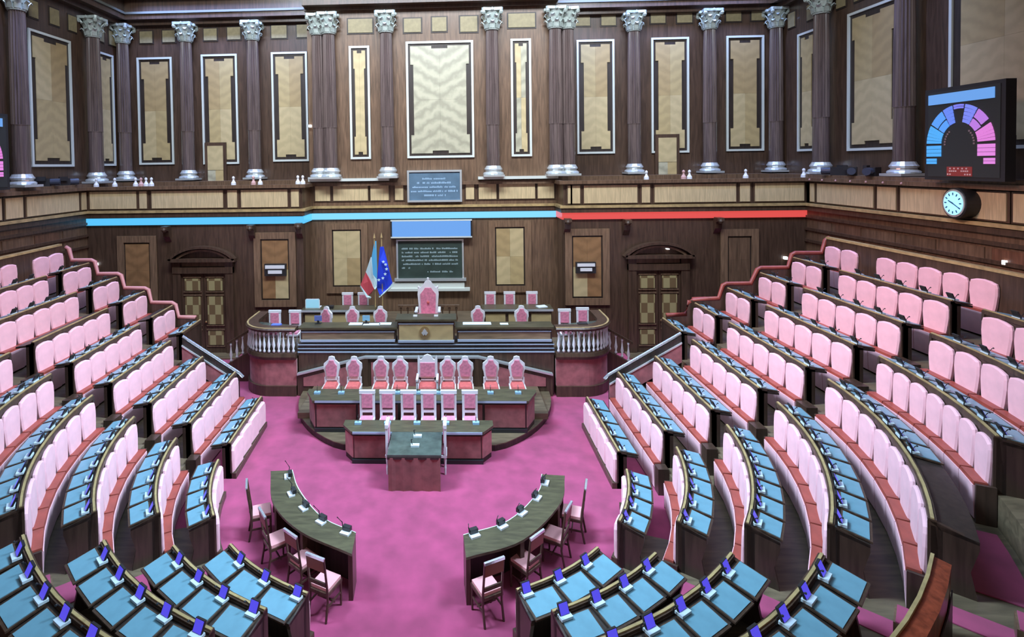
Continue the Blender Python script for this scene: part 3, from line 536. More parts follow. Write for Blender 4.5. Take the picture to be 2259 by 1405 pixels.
    for k, a, b in ((5, .80, 1.15), (5, .47, .64), (6, .47, .66), (7, .47, .66)):
        F = frs(s, k, a, b, 5); o = MB().sweep([(.32, PL(k)+.004), (run-.1, PL(k)+.004), (run-.1, PL(k)+.018), (.32, PL(k)+.018)], F).build('carpet_runner', CARPET)
        tag(o, 'pink carpet strip on the %s tier, %s side%s' % (ORD[k], SN[s], '' if k != 5 else (' behind the parapet' if a > .6 else ' beside the stairs')), 'carpet')
# stepped screens with red padded caps beside the doors
for s, cap in ((1, [(1470, 695), (1512, 693), (1521, 664), (1528, 660), (1585, 658), (1595, 629), (1602, 626), (1656, 625), (1671, 594), (1678, 591), (1738, 590), (1747, 561), (1754, 558), (1812, 558), (1821, 530), (1830, 524)]),
               (-1, [(432, 700), (394, 699), (387, 672), (380, 668), (334, 667), (327, 639), (320, 636), (275, 635), (267, 607), (260, 604), (216, 604), (209, 577), (202, 574), (159, 574), (152, 549), (145, 545)])):
    pts = [atY(x, y, 5.12) for x, y in cap]; o = thing('stepped_screen', 'dark stepped screen with red padded cap beside the %s door' % SN[s], 'screen', (pts[0].x, 5.12, 0))
    poly = [(p.x, p.z) for p in pts]; poly = poly+[(poly[-1][0], 0), (poly[0][0], 0)]; MB().prism(poly, 5.08, 5.16, 'y').build('board', WD, o); MB().tube(pts, .065, 8).build('padded_cap', LEATHER if s > 0 else plain('rose_leather', (.55, .22, .20), .45), o, True)
    # sloping stair rail down to the well
    a, b = ((1502, 735), (1343, 826)) if s > 0 else ((403, 742), (527, 822)); A = atY(*a, 3.30); B = atY(*b, 3.30)
    o = thing('stair_parapet', 'sloping stair parapet with pale steel rail at the %s straight block' % SN[s], 'railing', (B.x, 3.30, 0))
    MB().prism([(A.x, A.z-.06), (B.x, B.z-.06), (B.x, 0), (A.x, 0)], 3.26, 3.34, 'y').build('board', WB, o); MB().tube([A, B, (B.x-s*.12, 3.30, B.z-.12)], .04, 8).build('handrail', STEEL, o)
    MB().prism([(A.x, A.z-.26), (B.x, B.z-.26), (B.x, B.z-.7), (A.x, A.z-.75)], 3.235, 3.26, 'y').build('cloth_panel', CLOTHP, o)
    q = MB(); q.prism([(A.x, A.z-.22), (B.x, B.z-.22), (B.x, B.z-.26), (A.x, A.z-.26)], 3.22, 3.27, 'y').build('lower_rail', SILVER, o)
# ================================================================== ROSTRUM
XC = -.29
def pl(poly, z0, z1, mt, name, par=None, org=None): return MB().prism(poly, z0, z1).build(name, mt, par, org=org)
arc = [(XC+3.58*math.cos(PI+PI*i/36), 4.43+3.5*math.sin(PI+PI*i/36)) for i in range(37)]
o = thing('dais', 'semicircular wooden dais under the government bench', 'platform', (XC, 3.2, 0))
arc = [(x, max(y, 1.44)) for x, y in arc]; pl(arc, 0, .13, WB, 'base', o); pl([(x, y) for x, y in arc], .13, .15, WF, 'deck', o)
bk = [(XC-3.25, 4.42), (XC-3.25, 2.72), (XC+3.25, 2.72), (XC+3.25, 4.42)]; pl(bk, .15, .30, WF, 'upper_step', o)
# table in front
def cloth_table():
    o = thing('cloth_table', 'table with maroon cloth front and green glass top before the rostrum', 'table', (XC, .35, 0))
    MB().box(-.56, .56, -.48, .48, .71, .75).build('top', GREEN, o, org=(0, 0, 0)); m = MB(); m.box(-.56, .56, -.49, .49, .66, .71); m.build('apron', WB, o, org=(0, 0, 0))
    n = 14; pts = [(-.54+1.08*i/n, -.485-.012*math.sin(i*1.9)) for i in range(n+1)]; MB().prism(pts+[(.54, -.46), (-.54, -.46)], .0, .69).build('cloth_front', CLOTH, o, org=(0, 0, 0))
    for sx in (-.5, .5):
        for sy in (-.42, .42): MB().lathe([(.03, 0), (.026, .3), (.034, .68)], 8, (sx, sy, 0)).build('leg', WB, o, org=(0, 0, 0))
cloth_table()
for i, (x, y) in enumerate(((.03, .62), (.0, .22))):
    o = thing('table_microphone', 'pale microphone console on the cloth table, %s' % ('far one' if i == 0 else 'near one'), 'microphone', (XC+x, y, .75), PI); MB().box(-.09, .09, -.05, .05, 0, .04).build('base', PALE, o, org=(0, 0, 0)); MB().tube([(.06, 0, .04), (.08, .03, .16), (.05, .1, .2)], .01, 5).build('gooseneck', BLACK, o, org=(0, 0, 0))
# desks
def rost_desk(name, label, poly_top, z, base_poly, zb, npan, frontY, x0, x1, pm):
    o = thing(name, label, 'desk', (XC, frontY, zb)); pl(base_poly, zb, z-.06, WB, 'body', o); pl(poly_top, z-.06, z, WT, 'top', o)
    MB().box(x0, x1, frontY-.075, frontY-.0, z-.055, z-.005).build('front_lip', LEDGE, o)
    g = (x1-x0)/npan
    for i in range(npan): MB().box(x0+g*i+.03, x0+g*(i+1)-.03, frontY-.02, frontY+.02, zb+.12, z-.12).build('cloth_panel', pm, o)
    MB().box(x0-.02, x1+.02, frontY-.05, frontY+.03, zb, zb+.09).build('plinth', BLACK, o)
    return o
o = rost_desk('stenographer_desk', 'front rostrum desk with maroon panels and chamfered ends', [(XC-1.73, 1.42), (XC-1.73, 1.18), (XC-1.49, .86), (XC+1.49, .86), (XC+1.73, 1.18), (XC+1.73, 1.42)], .74, [(XC-1.68, 1.40), (XC-1.68, 1.2), (XC-1.46, .92), (XC+1.46, .92), (XC+1.68, 1.2), (XC+1.68, 1.40)], 0, 3, .92, XC-1.46, XC+1.46, CLOTH)
for sx in (-1, 1): MB().prism([(XC+sx*1.47, .91), (XC+sx*1.69, 1.19), (XC+sx*1.67, 1.20), (XC+sx*1.45, .92)], .12, .62).build('side_cloth_panel', CLOTHP, o)
o = rost_desk('government_bench', 'long government bench with maroon panels below the presidency', [(XC-2.92, 2.68), (XC-2.92, 2.5), (XC-2.66, 1.98), (XC+2.66, 1.98), (XC+2.92, 2.5), (XC+2.92, 2.68)], .95, [(XC-2.86, 2.66), (XC-2.86, 2.5), (XC-2.62, 2.05), (XC+2.62, 2.05), (XC+2.86, 2.5), (XC+2.86, 2.66)], .15, 5, 2.05, XC-2.6, XC+2.6, CLOTH)
for sx in (-1, 1): MB().prism([(XC+sx*2.63, 2.04), (XC+sx*2.87, 2.49), (XC+sx*2.85, 2.5), (XC+sx*2.61, 2.05)], .27, .83).build('side_cloth_panel', CLOTH, o)
def device_row(pxs, y, z, Yn, what):
    for i, x in enumerate(pxs):
        P = atZ(x, y, z); o = thing('desk_microphone', 'small blue-grey microphone base, %s from the left on the %s' % (ORD[i+1], what), 'microphone', (P.x, P.y, z), 0, 'microphones on the '+what)
        MB().box(-.075, .075, -.05, .05, 0, .05).build('base', DEV, o, org=(0, 0, 0)); MB().tube([(0, 0, .05), (0, .0, .16), (0, .05, .2)], .008, 5).build('gooseneck', BLACK, o, org=(0, 0, 0))
device_row((700, 753, 876, 921, 969, 1082, 1143), 868, .95, 2.2, 'government bench'); device_row((790, 855, 920, 984, 1050), 935, .74, 1.1, 'front rostrum desk')
# chairs -----------------------------------------------------------
def box_part(o, name, mt, *b):
    m = MB()
    for q in b: m.box(*q)
    return m.build(name, mt, o, org=(0, 0, 0))
def legs(o, w, d, h, mt, r=.03):
    for sx in (-1, 1):
        for sy in (-1, 1): MB().lathe([(r*.8, 0), (r, h*.35), (r*.7, h*.5), (r*1.1, h*.75), (r, h)], 6, (sx*(w/2-.04), sy*(d/2-.04), 0)).build('leg', mt, o, org=(0, 0, 0))
def crest_chair(big=False):              # faces -y (towards the hall)
    o = thing('crest_chair', '', 'chair', group='white crested chairs'); w_ = .54 if big else .43; d = .46
    legs(o, w_, d, .42, WHITE); box_part(o, 'seat_frame', WHITE, (-w_/2, w_/2, -d/2, d/2, .38, .43))
    MB().hexa([(-w_/2+.03, -d/2+.02, .43), (w_/2-.03, -d/2+.02, .43), (w_/2-.03, d/2-.04, .43), (-w_/2+.03, d/2-.04, .43), (-w_/2+.06, -d/2+.05, .50), (w_/2-.06, -d/2+.05, .50), (w_/2-.06, d/2-.06, .50), (-w_/2+.06, d/2-.06, .50)]).build('seat', REDD, o, org=(0, 0, 0))
    y0, y1 = d/2-.07, d/2-.01; h = w_/2
    if big: oo = [(-h, .58), (h, .58), (h, 1.12), (h-.02, 1.22), (h-.07, 1.10), (.15, 1.12), (.10, 1.21), (0, 1.25), (-.10, 1.21), (-.15, 1.12), (-h+.07, 1.10), (-h+.02, 1.22), (-h, 1.12)]; inn = [(-h+.07, .66), (h-.07, .66), (h-.07, 1.03), (-h+.07, 1.03)]
    else: oo = [(-.8*h, .60), (.8*h, .60), (h*.92, .78), (1.04*h, .86), (1.0*h, 1.0), (.72*h, 1.05), (.45*h, 1.10), (.36*h, 1.18), (0, 1.20), (-.36*h, 1.18), (-.45*h, 1.10), (-.72*h, 1.05), (-1.0*h, 1.0), (-1.04*h, .86), (-h*.92, .78)]; inn = [(-.60*h, .66), (.60*h, .66), (.70*h, .82), (.72*h, .95), (.40*h, 1.02), (.28*h, 1.10), (-.28*h, 1.10), (-.40*h, 1.02), (-.72*h, .95), (-.70*h, .82)]
    MB().prism(oo, y0, y1, 'y').build('back_frame', WHITE, o, org=(0, 0, 0)); MB().prism(inn, y0-.035, y0+.01, 'y').build('backrest', PINKD, o, org=(0, 0, 0))
    m = MB()
    for sx in (-1, 1): box_part(o, 'back_post', WHITE, (sx*.8*h-.03, sx*.8*h+.03, y0, y1, .42, .62))
    box_part(o, 'lower_rail', WHITE, (-.8*h, .8*h, y0, y1, .54, .60))
    if big:
        for sx in (-1, 1): m = MB(); m.box(sx*h-.03, sx*h+.03, -d/2, d/2, .66, .71); m.box(sx*h-.025, sx*h+.025, -d/2+.02, -d/2+.08, .43, .66); m.build('armrest', WHITE, o, org=(0, 0, 0))
    return o
def square_chair():
    o = thing('square_back_chair', '', 'chair', group='white square-backed chairs'); w_, d = .37, .42
    legs(o, w_, d, .42, WHITE); box_part(o, 'seat_frame', WHITE, (-w_/2, w_/2, -d/2, d/2, .38, .43)); box_part(o, 'seat', PINKD, (-w_/2+.04, w_/2-.04, -d/2+.03, d/2-.07, .43, .49))
    y0, y1 = d/2-.06, d/2-.01; m = MB()
    for sx in (-1, 1): box_part(o, 'back_post', WHITE, (sx*(w_/2-.03)-.03, sx*(w_/2-.03)+.03, y0, y1, .43, 1.08))
    box_part(o, 'top_rail', WHITE, (-w_/2-.01, w_/2+.01, y0-.01, y1+.01, 1.02, 1.10)); box_part(o, 'lower_rail', WHITE, (-w_/2+.03, w_/2-.03, y0, y1, .56, .63)); box_part(o, 'backrest', PINKD, (-w_/2+.055, w_/2-.055, y0-.02, y1, .68, 1.02))
    return o
gx = [(729, 797), (779, 797), (839, 797), (882, 797), (988, 798), (1027, 798), (1084, 798), (1142, 798)]
sp = [(atY(x, 840, 3.35).x, 3.35, .30, 0) for x, y in gx]
many(sp, crest_chair, ['white crested chair with pink back at the government bench, %s from the left' % ORD[i+1+(1 if i > 3 else 0)] for i in range(8)])
P = atY(943, 840, 3.35); many([(P.x, 3.35, .30, 0)], lambda: crest_chair(True), ['larger white armchair with arched crest at the middle of the government bench'])
sq = [(atY(x, 895, 1.72).x, 1.72, .15, 0) for x in (808, 853, 900, 945, 990, 1037)]
sqL = ['white square-backed chair in front of the government bench, %s from the left' % ORD[i+1] for i in range(6)]
for x, nm in ((765, 'left rear desk, left of the pair'), (800, 'left rear desk, behind the flags'), (1082, 'right rear desk, leftmost'), (1125, 'right rear desk, middle'), (1175, 'right rear desk, rightmost')): sq.append((atY(x, 665, 7.2).x, 7.2, 1.25, 0)); sqL.append('white square-backed chair at the '+nm)
for x, y, nm in ((603, 5.45, 'left balustraded box, left one'), (648, 5.45, 'left balustraded box, beside the presidency desk'), (1248, 5.45, 'right balustraded box, beside the presidency desk'), (1288, 5.6, 'right balustraded box, right one')): sq.append((atY(x, 715, y).x, y, 1.12, 0)); sqL.append('white square-backed chair in the '+nm)
sq += [(XC-.98, .35, 0, -PI/2), (XC+.98, .35, 0, PI/2)]; sqL += ['white square-backed chair seen edge-on at the left end of the cloth table', 'white square-backed chair seen edge-on at the right end of the cloth table']
# chairs at the table ends face it: back posts outside
sq[-2] = (XC-.46, .62, 0, PI/2); sq[-1] = (XC+.46, .62, 0, -PI/2)
many(sq, square_chair, sqL)
# low wall with sloping rails behind the government chairs
YW = 4.48
A = [(-4.03, .62), (-2.03, 1.12), (1.27, 1.12), (3.4, .62)]
o = thing('rail_wall', 'low panelled wall with pale sloping rail behind the government chairs', 'screen', (XC, YW, 0))
MB().prism(A+[(3.4, .0), (-4.03, .0)], YW-.04, YW+.04, 'y').build('board', WD, o)
m = MB()
for (p, q) in zip(A[:-1], A[1:]): m.prism([p, q, (q[0], q[1]+.05), (p[0], p[1]+.05)], YW-.1, YW+.05, 'y')
m.build('rail', SILVER, o)
for (x0, x1) in ((-3.85, -2.2), (-1.85, -.9), (-.85, .25), (.3, 1.1), (1.45, 3.2)):
    zf = lambda x: .62+(x+4.03)*.25 if x < -2.03 else (1.12 if x < 1.27 else 1.12-(x-1.27)*.235)
    MB().prism([(x0, .3), (x1, .3), (x1, zf(x1)-.12), (x0, zf(x0)-.12)], YW-.06, YW-.03, 'y').build('cloth_panel', CLOTHP, o)
for x in (-2.03, 1.27): MB().box(x-.1, x+.1, YW-.09, YW+.05, .15, 1.12).build('post', WD, o)
# presidency desk
o = thing('presidency_desk', 'tall presidency desk of walnut with pale ledges and an emblem', 'desk', (XC, 4.8, 0)); xl, xr = -4.02, 3.46
MB().box(xl, xr, 4.56, 5.3, 0, 1.24).build('base_wall', WD, o)
m = MB()
for (z0, z1, yy) in ((1.24, 1.27, 4.535), (1.345, 1.365, 4.55), (1.455, 1.48, 4.555)): m.box(xl-.02, xr+.02, yy, 4.7, z0, z1)
m.build('ledge', LEDGE, o); MB().box(xl, xr, 4.58, 5.3, 1.24, 1.50).build('fascia', WB, o)
for (x0, x1, zt) in ((xl+.05, -1.14, 1.97), (.66, xr-.03, 1.97), (-1.08, .60, 2.22)):
    d = .06 if zt > 2 else 0
    MB().box(x0, x1, 4.66-d, 5.02, 1.50, zt-.06).build('front', WD, o); MB().box(x0+.05, x1-.05, 4.63-d, 4.66-d, 1.60, zt-.16).build('veneer_panel', (VC if zt > 2 else wood('desk_oak_%d' % int(x0*10), (.25, .17, .10), sc=(1, 8, 8))), o)
    m = MB(); m.box(x0+.02, x1-.02, 4.58-d, 4.66-d, 1.54, 1.60); m.box(x0+.03, x1-.03, 4.61-d, 4.66-d, zt-.15, zt-.12); m.build('pale_moulding', LEDGE, o); MB().box(x0-.05, x1+.05, 4.58-d, 5.15, zt-.06, zt).build('top', (WT), o)
e = MB(); n = 20
e.prism([(-.28+.15*math.cos(2*PI*i/n), 1.84+.17*math.sin(2*PI*i/n)) for i in range(n)], 4.53, 4.57, 'y'); e.build('emblem_ring', BRASS, o)
e = MB(); e.prism([(-.28+(.10 if i % 2 else .055)*math.sin(2*PI*i/10), 1.84+(.11 if i % 2 == 0 else .05)*math.cos(2*PI*i/10)) for i in range(10)], 4.51, 4.53, 'y'); e.build('emblem_star', SILVER, o)
o = thing('presidency_platform', 'raised walnut floor behind the presidency desk', 'platform', (XC, 6.5, 0)); MB().box(-4.02, 3.46, 5.31, 9.0, 0, 1.25).build('deck', WF, o)
# throne
def throne():
    o = thing('throne', 'tall white throne with pointed crest and deep pink back behind the presidency desk', 'chair'); 
    box_part(o, 'seat', PINKD, (-.34, .34, -.32, .22, .62, .72)); legs(o, .68, .58, .56, WHITE, .04); box_part(o, 'seat_frame', WHITE, (-.35, .35, -.30, .26, .54, .62))
    oo = [(-.30, .62), (.30, .62), (.31, 1.0), (.34, 1.32), (.32, 1.50), (.22, 1.56), (.17, 1.62), (.10, 1.72), (0, 1.80), (-.10, 1.72), (-.17, 1.62), (-.22, 1.56), (-.32, 1.50), (-.34, 1.32), (-.31, 1.0)]
    MB().prism(oo, .22, .30, 'y').build('back_frame', WHITE, o, org=(0, 0, 0)); MB().prism([(-.22, .70), (.22, .70), (.24, 1.0), (.25, 1.34), (.15, 1.46), (.10, 1.54), (-.10, 1.54), (-.15, 1.46), (-.25, 1.34), (-.24, 1.0)], .17, .23, 'y').build('backrest', PINKD, o, org=(0, 0, 0))
    MB().ball((0, .165, 1.08), .045, 8).build('back_emblem', REDD, o, org=(0, 0, 0)); m = MB()
    for sx in (-1, 1): m = MB(); m.box(sx*.36-.04, sx*.36+.04, -.3, .25, .86, .92); m.ball((sx*.36, -.3, .90), .06); m.box(sx*.36-.03, sx*.36+.03, -.28, -.2, .60, .88); m.build('armrest', WHITE, o, org=(0, 0, 0))
    for (px, pz) in ((0, 1.82), (-.3, 1.55), (.3, 1.55)): MB().ball((px, .26, pz), .045, 6).build('finial', WHITE, o, org=(0, 0, 0))
    return o
t = throne(); t.location = (-.235, 5.9, 1.25)
o = thing('throne_rail', 'small balustrade behind the throne', 'railing', (-.235, 6.35, 1.25)); box_part(o, 'top_rail', WM, (-1.0, 1.0, -.05, .05, .85, .92))
BAL = MB().lathe([(.035, 0), (.045, .05), (.02, .1), (.05, .22), (.025, .36), (.02, .5), (.04, .54), (.035, .6)], 8)
BAL.v = [(x*1.0, y*1.0, z) for x, y, z in BAL.v]; bm_white = BAL.mesh('baluster', WHITE, True); bm_dark = BAL.mesh('baluster', WM, True)
for i in range(9): place('baluster', bm_dark, o, (-.9+.225*i, 0, .25))
box_part(o, 'bottom_rail', WM, (-1.0, 1.0, -.05, .05, 0, .25))
cl = [(atY(x, 695, 5.65).x, 5.65, 1.08, a) for x, a in ((712, -.45), (775, 0), (838, .05), (1055, 0), (1152, 0))]
many(cl, crest_chair, ['white crested clerk chair on the presidency platform, '+q for q in ('far left, turned aside', 'behind the left desk, middle', 'left of the throne', 'right of the throne', 'behind the right desk')])
for (x0, x1, nm) in ((668, 826, 'left'), (1066, 1217, 'right')):
    A = atY(x0, 690, 6.6); B = atY(x1, 690, 6.6); o = thing('rear_desk', 'rear clerk desk with veneer front on the %s of the throne' % nm, 'desk', ((A.x+B.x)/2, 6.6, 1.25)); w_ = B.x-A.x
    box_part(o, 'body', WD, (-w_/2, w_/2, 0, .5, 0, .66)); box_part(o, 'top', WT, (-w_/2-.04, w_/2+.04, -.06, .55, .66, .72)); box_part(o, 'top_edge', SILVER, (-w_/2-.04, w_/2+.04, -.09, -.06, .65, .71))
    for i in range(3): box_part(o, 'veneer_panel', VC, (-w_/2+.08+i*w_/3, -w_/2-.02+(i+1)*w_/3, -.03, 0, .2, .56))
# small things on the desks
def small(name, label, cat, mt, loc, bx_, rz=0): 
    m = MB(); m.box(*bx_); o = place(name, m.mesh(name, mt), None, loc, rz); return tag(o, label, cat)
def monitor(loc, rz, label, mt, w_=.34, h_=.24):
    o = thing('monitor', label, 'monitor', loc, rz); box_part(o, 'screen_back', mt, (-w_/2, w_/2, -.02, .02, .08, .08+h_)); box_part(o, 'stand', BLACK, (-.03, .03, -.02, .03, 0, .1), (-.09, .09, -.06, .06, 0, .015)); return o
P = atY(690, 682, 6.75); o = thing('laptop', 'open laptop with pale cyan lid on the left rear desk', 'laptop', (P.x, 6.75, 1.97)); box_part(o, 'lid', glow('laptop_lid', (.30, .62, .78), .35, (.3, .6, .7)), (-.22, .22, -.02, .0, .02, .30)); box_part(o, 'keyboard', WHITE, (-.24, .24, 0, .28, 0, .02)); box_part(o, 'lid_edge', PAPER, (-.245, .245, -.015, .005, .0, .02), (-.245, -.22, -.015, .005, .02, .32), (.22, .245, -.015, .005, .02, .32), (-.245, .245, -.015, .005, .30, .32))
for x, nm, mt in ((702, 'left end', plain('monitor_blue', (.12, .16, .42), .4)), (808, 'left of the throne', plain('monitor_sky', (.22, .45, .62), .4))): P = atY(x, 712, 5.0); monitor((P.x, 5.0, 1.97), 0, 'small blue monitor on the presidency desk, '+nm, mt, .22, .16)
for i, (x, y, Yy, z, sz, nm) in enumerate(((850, 710, 4.95, 1.97, (.18, .11), 'left of the emblem'), (785, 712, 4.95, 1.97, (.2, .12), 'left part'), (820, 712, 4.9, 1.97, (.25, .1), 'near the left monitor'), (1052, 710, 4.95, 1.97, (.42, .12), 'right of the emblem'), (1112, 712, 4.9, 1.97, (.12, .08), 'middle of the right part'))):
    P = atY(x, y, Yy); small('paper_sheets', 'white papers on the presidency desk, '+nm, 'papers', PAPER, (P.x, Yy, z), (-sz[0], sz[0], -sz[1], sz[1], 0, .012))
P = atY(1195, 680, 6.8); small('paper_sheets', 'pale papers on the right rear desk', 'papers', PAPER, (P.x, 6.8, 1.97), (-.16, .16, -.12, .12, 0, .03), .3)
P = atY(728, 680, 6.75); small('telephone', 'black telephone on the left rear desk', 'telephone', BLACK, (P.x, 6.75, 1.97), (-.12, .12, -.09, .09, 0, .09))
for i, x in enumerate((916, 962)): P = atY(x, 692, 4.85); small('desk_lamp_base', 'small white device on the presidency desk before the throne, %s' % ('left' if i == 0 else 'right'), 'device', WHITE, (P.x, 4.85, 2.22), (-.06, .06, -.04, .04, 0, .04))
# balustraded boxes
for s, (x0, x1) in ((-1, (-5.75, -4.06)), (1, (3.5, 5.2))):
    w_ = abs(x1-x0); xi = x1 if s < 0 else x0; a = w_; b = 1.1
    path = [(xi, 4.46)]+[(xi+s*(a-.9+.9*math.sin(t)) if True else 0, 4.46+1.0*(1-math.cos(t))) for t in [PI/2*i/10 for i in range(11)]]+[(xi+s*a, 6.3)]
    F = []
    for i, p in enumerate(path):
        q0 = path[max(0, i-1)]; q1 = path[min(len(path)-1, i+1)]; d = Vector((q1[0]-q0[0], q1[1]-q0[1])).normalized(); nx, ny = (d.y, -d.x) if s > 0 else (-d.y, d.x); F.append((p[0], p[1], nx, ny))
    o = thing('balustraded_box', 'curved balustraded box with rose cloth base %s of the presidency desk' % SN[s], 'box', ((x0+x1)/2, 5.2, 0))
    MB().sweep([(-.1, 0), (.06, 0), (.06, .30), (-.1, .30)], F).build('plinth', WD, o); MB().sweep([(-.1, .30), (.0, .30), (.0, 1.08), (-.1, 1.08)], F).build('cloth_panel', CLOTHP, o); MB().sweep([(-.14, 1.08), (.06, 1.08), (.08, 1.16), (.05, 1.26), (-.14, 1.26)], F).build('moulding', WD, o)
    MB().sweep([(-.28, 1.90), (.08, 1.90), (.10, 1.96), (.06, 2.0), (-.28, 2.0)], F).build('hand_rail', WD, o); MB().sweep([(.01, 2.0), (.06, 2.0), (.06, 2.012), (.01, 2.012)], F).build('rail_edge', RAILW, o)
    poly = [(f[0]-.1*f[2], f[1]-.1*f[3]) for f in F]+[(xi, 6.3)]; pl(poly, .05, 1.12, WF, 'deck', o); pl([(f[0]-.24*f[2], f[1]-.24*f[3]) for f in F[:12]]+[(xi+s*.9, 5.3), (xi, 5.0)], 1.86, 1.90, GREEN, 'writing_top', o)
    L = 0.; nb = 17; seg = [math.dist(path[i], path[i+1]) for i in range(len(path)-1)]; tot = sum(seg)-.7
    for j in range(nb):
        d = .08+(tot-.1)*j/(nb-1); i = 0
        while i < len(seg)-1 and d > seg[i]: d -= seg[i]; i += 1
        u = d/seg[i]; x = path[i][0]+(path[i+1][0]-path[i][0])*u; y = path[i][1]+(path[i+1][1]-path[i][1])*u
        place('baluster', bm_white, o, (x-o.location.x, y-5.2, 1.28))
    # outer stair balustrade
    o = thing('stair_balustrade', 'short balustrade of turned balusters on the steps outside the %s box' % SN[s], 'railing', (xi+s*(a+.35), 5.6, 0)); ox = o.location.x
    for j in range(4):
        xx = xi+s*(a+.16+.19*j); place('baluster', bm_white, o, (xx-ox, 0, .95-.12*j)); 
    MB().prism([(xi+s*(a+.05), 1.66), (xi+s*(a+.85), 1.2), (xi+s*(a+.85), 1.12), (xi+s*(a+.05), 1.58)], 5.55, 5.65, 'y').build('rail', WD, o); MB().prism([(xi+s*(a+.05), .97), (xi+s*(a+.85), .52), (xi+s*(a+.85), 0), (xi+s*(a+.05), 0)], 5.5, 5.7, 'y').build('base', WD, o)
    m = MB()
    for j in range(3): m.box(min(xi+s*(a+.06), xi+s*(a+.9-.25*j)), max(xi+s*(a+.06), xi+s*(a+.9-.25*j)), 5.75, 6.6, .18*j, .18*(j+1))
    tag(m.build('box_steps', CLOTHP), 'carpeted steps up to the %s balustraded box' % SN[s], 'steps')
    small('desk_phone' if s < 0 else 'dark_monitor', 'bright blue device on the left box desk' if s < 0 else 'black screen on the right box desk', 'device', plain('device_blue', (.12, .2, .75), .4) if s < 0 else BLACK, ((atY(610, 722, 4.8).x if s < 0 else atY(1285, 712, 4.8).x), 4.8, 1.90), (-.14, .14, -.08, .08, 0, .12))
# flags
def flag(x, y, z0, label, poly, bands, rz=0.):
    o = thing('flag', label, 'flag', (x, y, z0)); MB().tube([(0, 0, 0), (.0, 0, 3.0)], .02, 8).build('pole', RAILW, o, org=(0, 0, 0)); MB().lathe([(.0, 0), (.04, .06), (.025, .14), (.0, .24)], 8, (0, 0, 2.98)).build('finial', RAILW, o, org=(0, 0, 0)); MB().lathe([(.18, 0), (.16, .04), (.04, .08), (.03, .3)], 12).build('stand', BLACK, o, org=(0, 0, 0))
    for nm, pts, mt in bands:
        m = MB(); n = len(pts); vs = []
        for dy in (0., .02): vs += [(px, -.05-.07*math.sin(px*16+pz*1.3)+dy, pz) for px, pz in pts]
        m.add(vs, [tuple(range(n-1, -1, -1)), tuple(range(n, 2*n))]+[(i, (i+1) % n, n+(i+1) % n, n+i) for i in range(n)]); m.build(nm, mt, o, org=(0, 0, 0))
    return o
Yf = 6.9; PX = lambda x, y, ox: (atY(x, y, Yf).x-ox, atY(x, y, Yf).z-1.25)
ox = atY(827, 600, Yf).x
def band_pts(lst, ox): return [PX(x, y, ox) for x, y in lst]
flag(ox, Yf, 1.25, 'red, white and blue-green flag hanging folded beside the blue flag', None, [('blue_green_band', band_pts([(826, 532), (830, 532), (832, 592), (832, 616), (824, 604), (821, 565)], ox), FLC), ('white_band', band_pts([(819, 566), (821, 566), (824, 604), (832, 616), (832, 632), (828, 637), (818, 622), (807, 600)], ox), FLW), ('red_band', band_pts([(807, 600), (818, 618), (826, 636), (819, 648), (812, 652), (796, 628)], ox), FLR), ('white_fringe', band_pts([(796, 628), (812, 652), (819, 656), (817, 660), (809, 655), (795, 632)], ox), FLW)])
ox2 = atY(842, 600, Yf).x
o = flag(ox2, Yf+.1, 1.25, 'blue flag with ring of pale stars hanging left of the plaque', None, [('blue_cloth', band_pts([(838, 545), (845, 545), (852, 570), (860, 603), (866, 624), (852, 642), (837, 652), (830, 636), (833, 600), (836, 570)], ox2), FLB), ('white_fringe', band_pts([(867, 624), (868, 628), (852, 646), (836, 658), (835, 654), (850, 642)], ox2), FLW)])
for (x, y) in ((846, 577), (851, 583), (853, 593), (850, 604), (845, 613), (836, 617)):
    a, z = PX(x, y, ox2); m = MB(); m.prism([(a+(.055 if i % 2 == 0 else .025)*math.sin(PI*i/5), z+(.055 if i % 2 == 0 else .025)*math.cos(PI*i/5)) for i in range(10)], -.16, -.12, 'y'); m.build('star', FLW, o, org=(0, 0, 0))
# ================================================================== CURVED TABLES IN THE WELL
def quad(pts):            # smooth curve through 4 points (Catmull)
    out = []; P = [Vector(p) for p in pts]; P = [P[0]*2-P[1]]+P+[P[-1]*2-P[-2]]
    for i in range(1, len(P)-2):
        for j in range(6):
            t = j/6; out.append(.5*((2*P[i])+(P[i+1]-P[i-1])*t+(2*P[i-1]-5*P[i]+4*P[i+1]-P[i+2])*t*t+(3*P[i]-P[i-1]-3*P[i+1]+P[i+2])*t**3))
    return out+[P[-2]]
def ring(a, b): return [(p.x, p.y) for p in a]+[(p.x, p.y) for p in reversed(b)]
def loft(m, a, b, z0, z1):
    n = len(a)
    for i in range(n-1): m.hexa([(a[i].x, a[i].y, z0), (b[i].x, b[i].y, z0), (b[i+1].x, b[i+1].y, z0), (a[i+1].x, a[i+1].y, z0), (a[i].x, a[i].y, z1), (b[i].x, b[i].y, z1), (b[i+1].x, b[i+1].y, z1), (a[i+1].x, a[i+1].y, z1)])
    return m
TBL = {-1: ([(645, 1037), (660, 1080), (710, 1140), (785, 1175)], [(597, 1039), (602, 1108), (660, 1170), (776, 1222)]), 1: ([(1195, 1046), (1187, 1085), (1122, 1148), (1022, 1180)], [(1246, 1049), (1237, 1108), (1155, 1190), (1028, 1230)])}
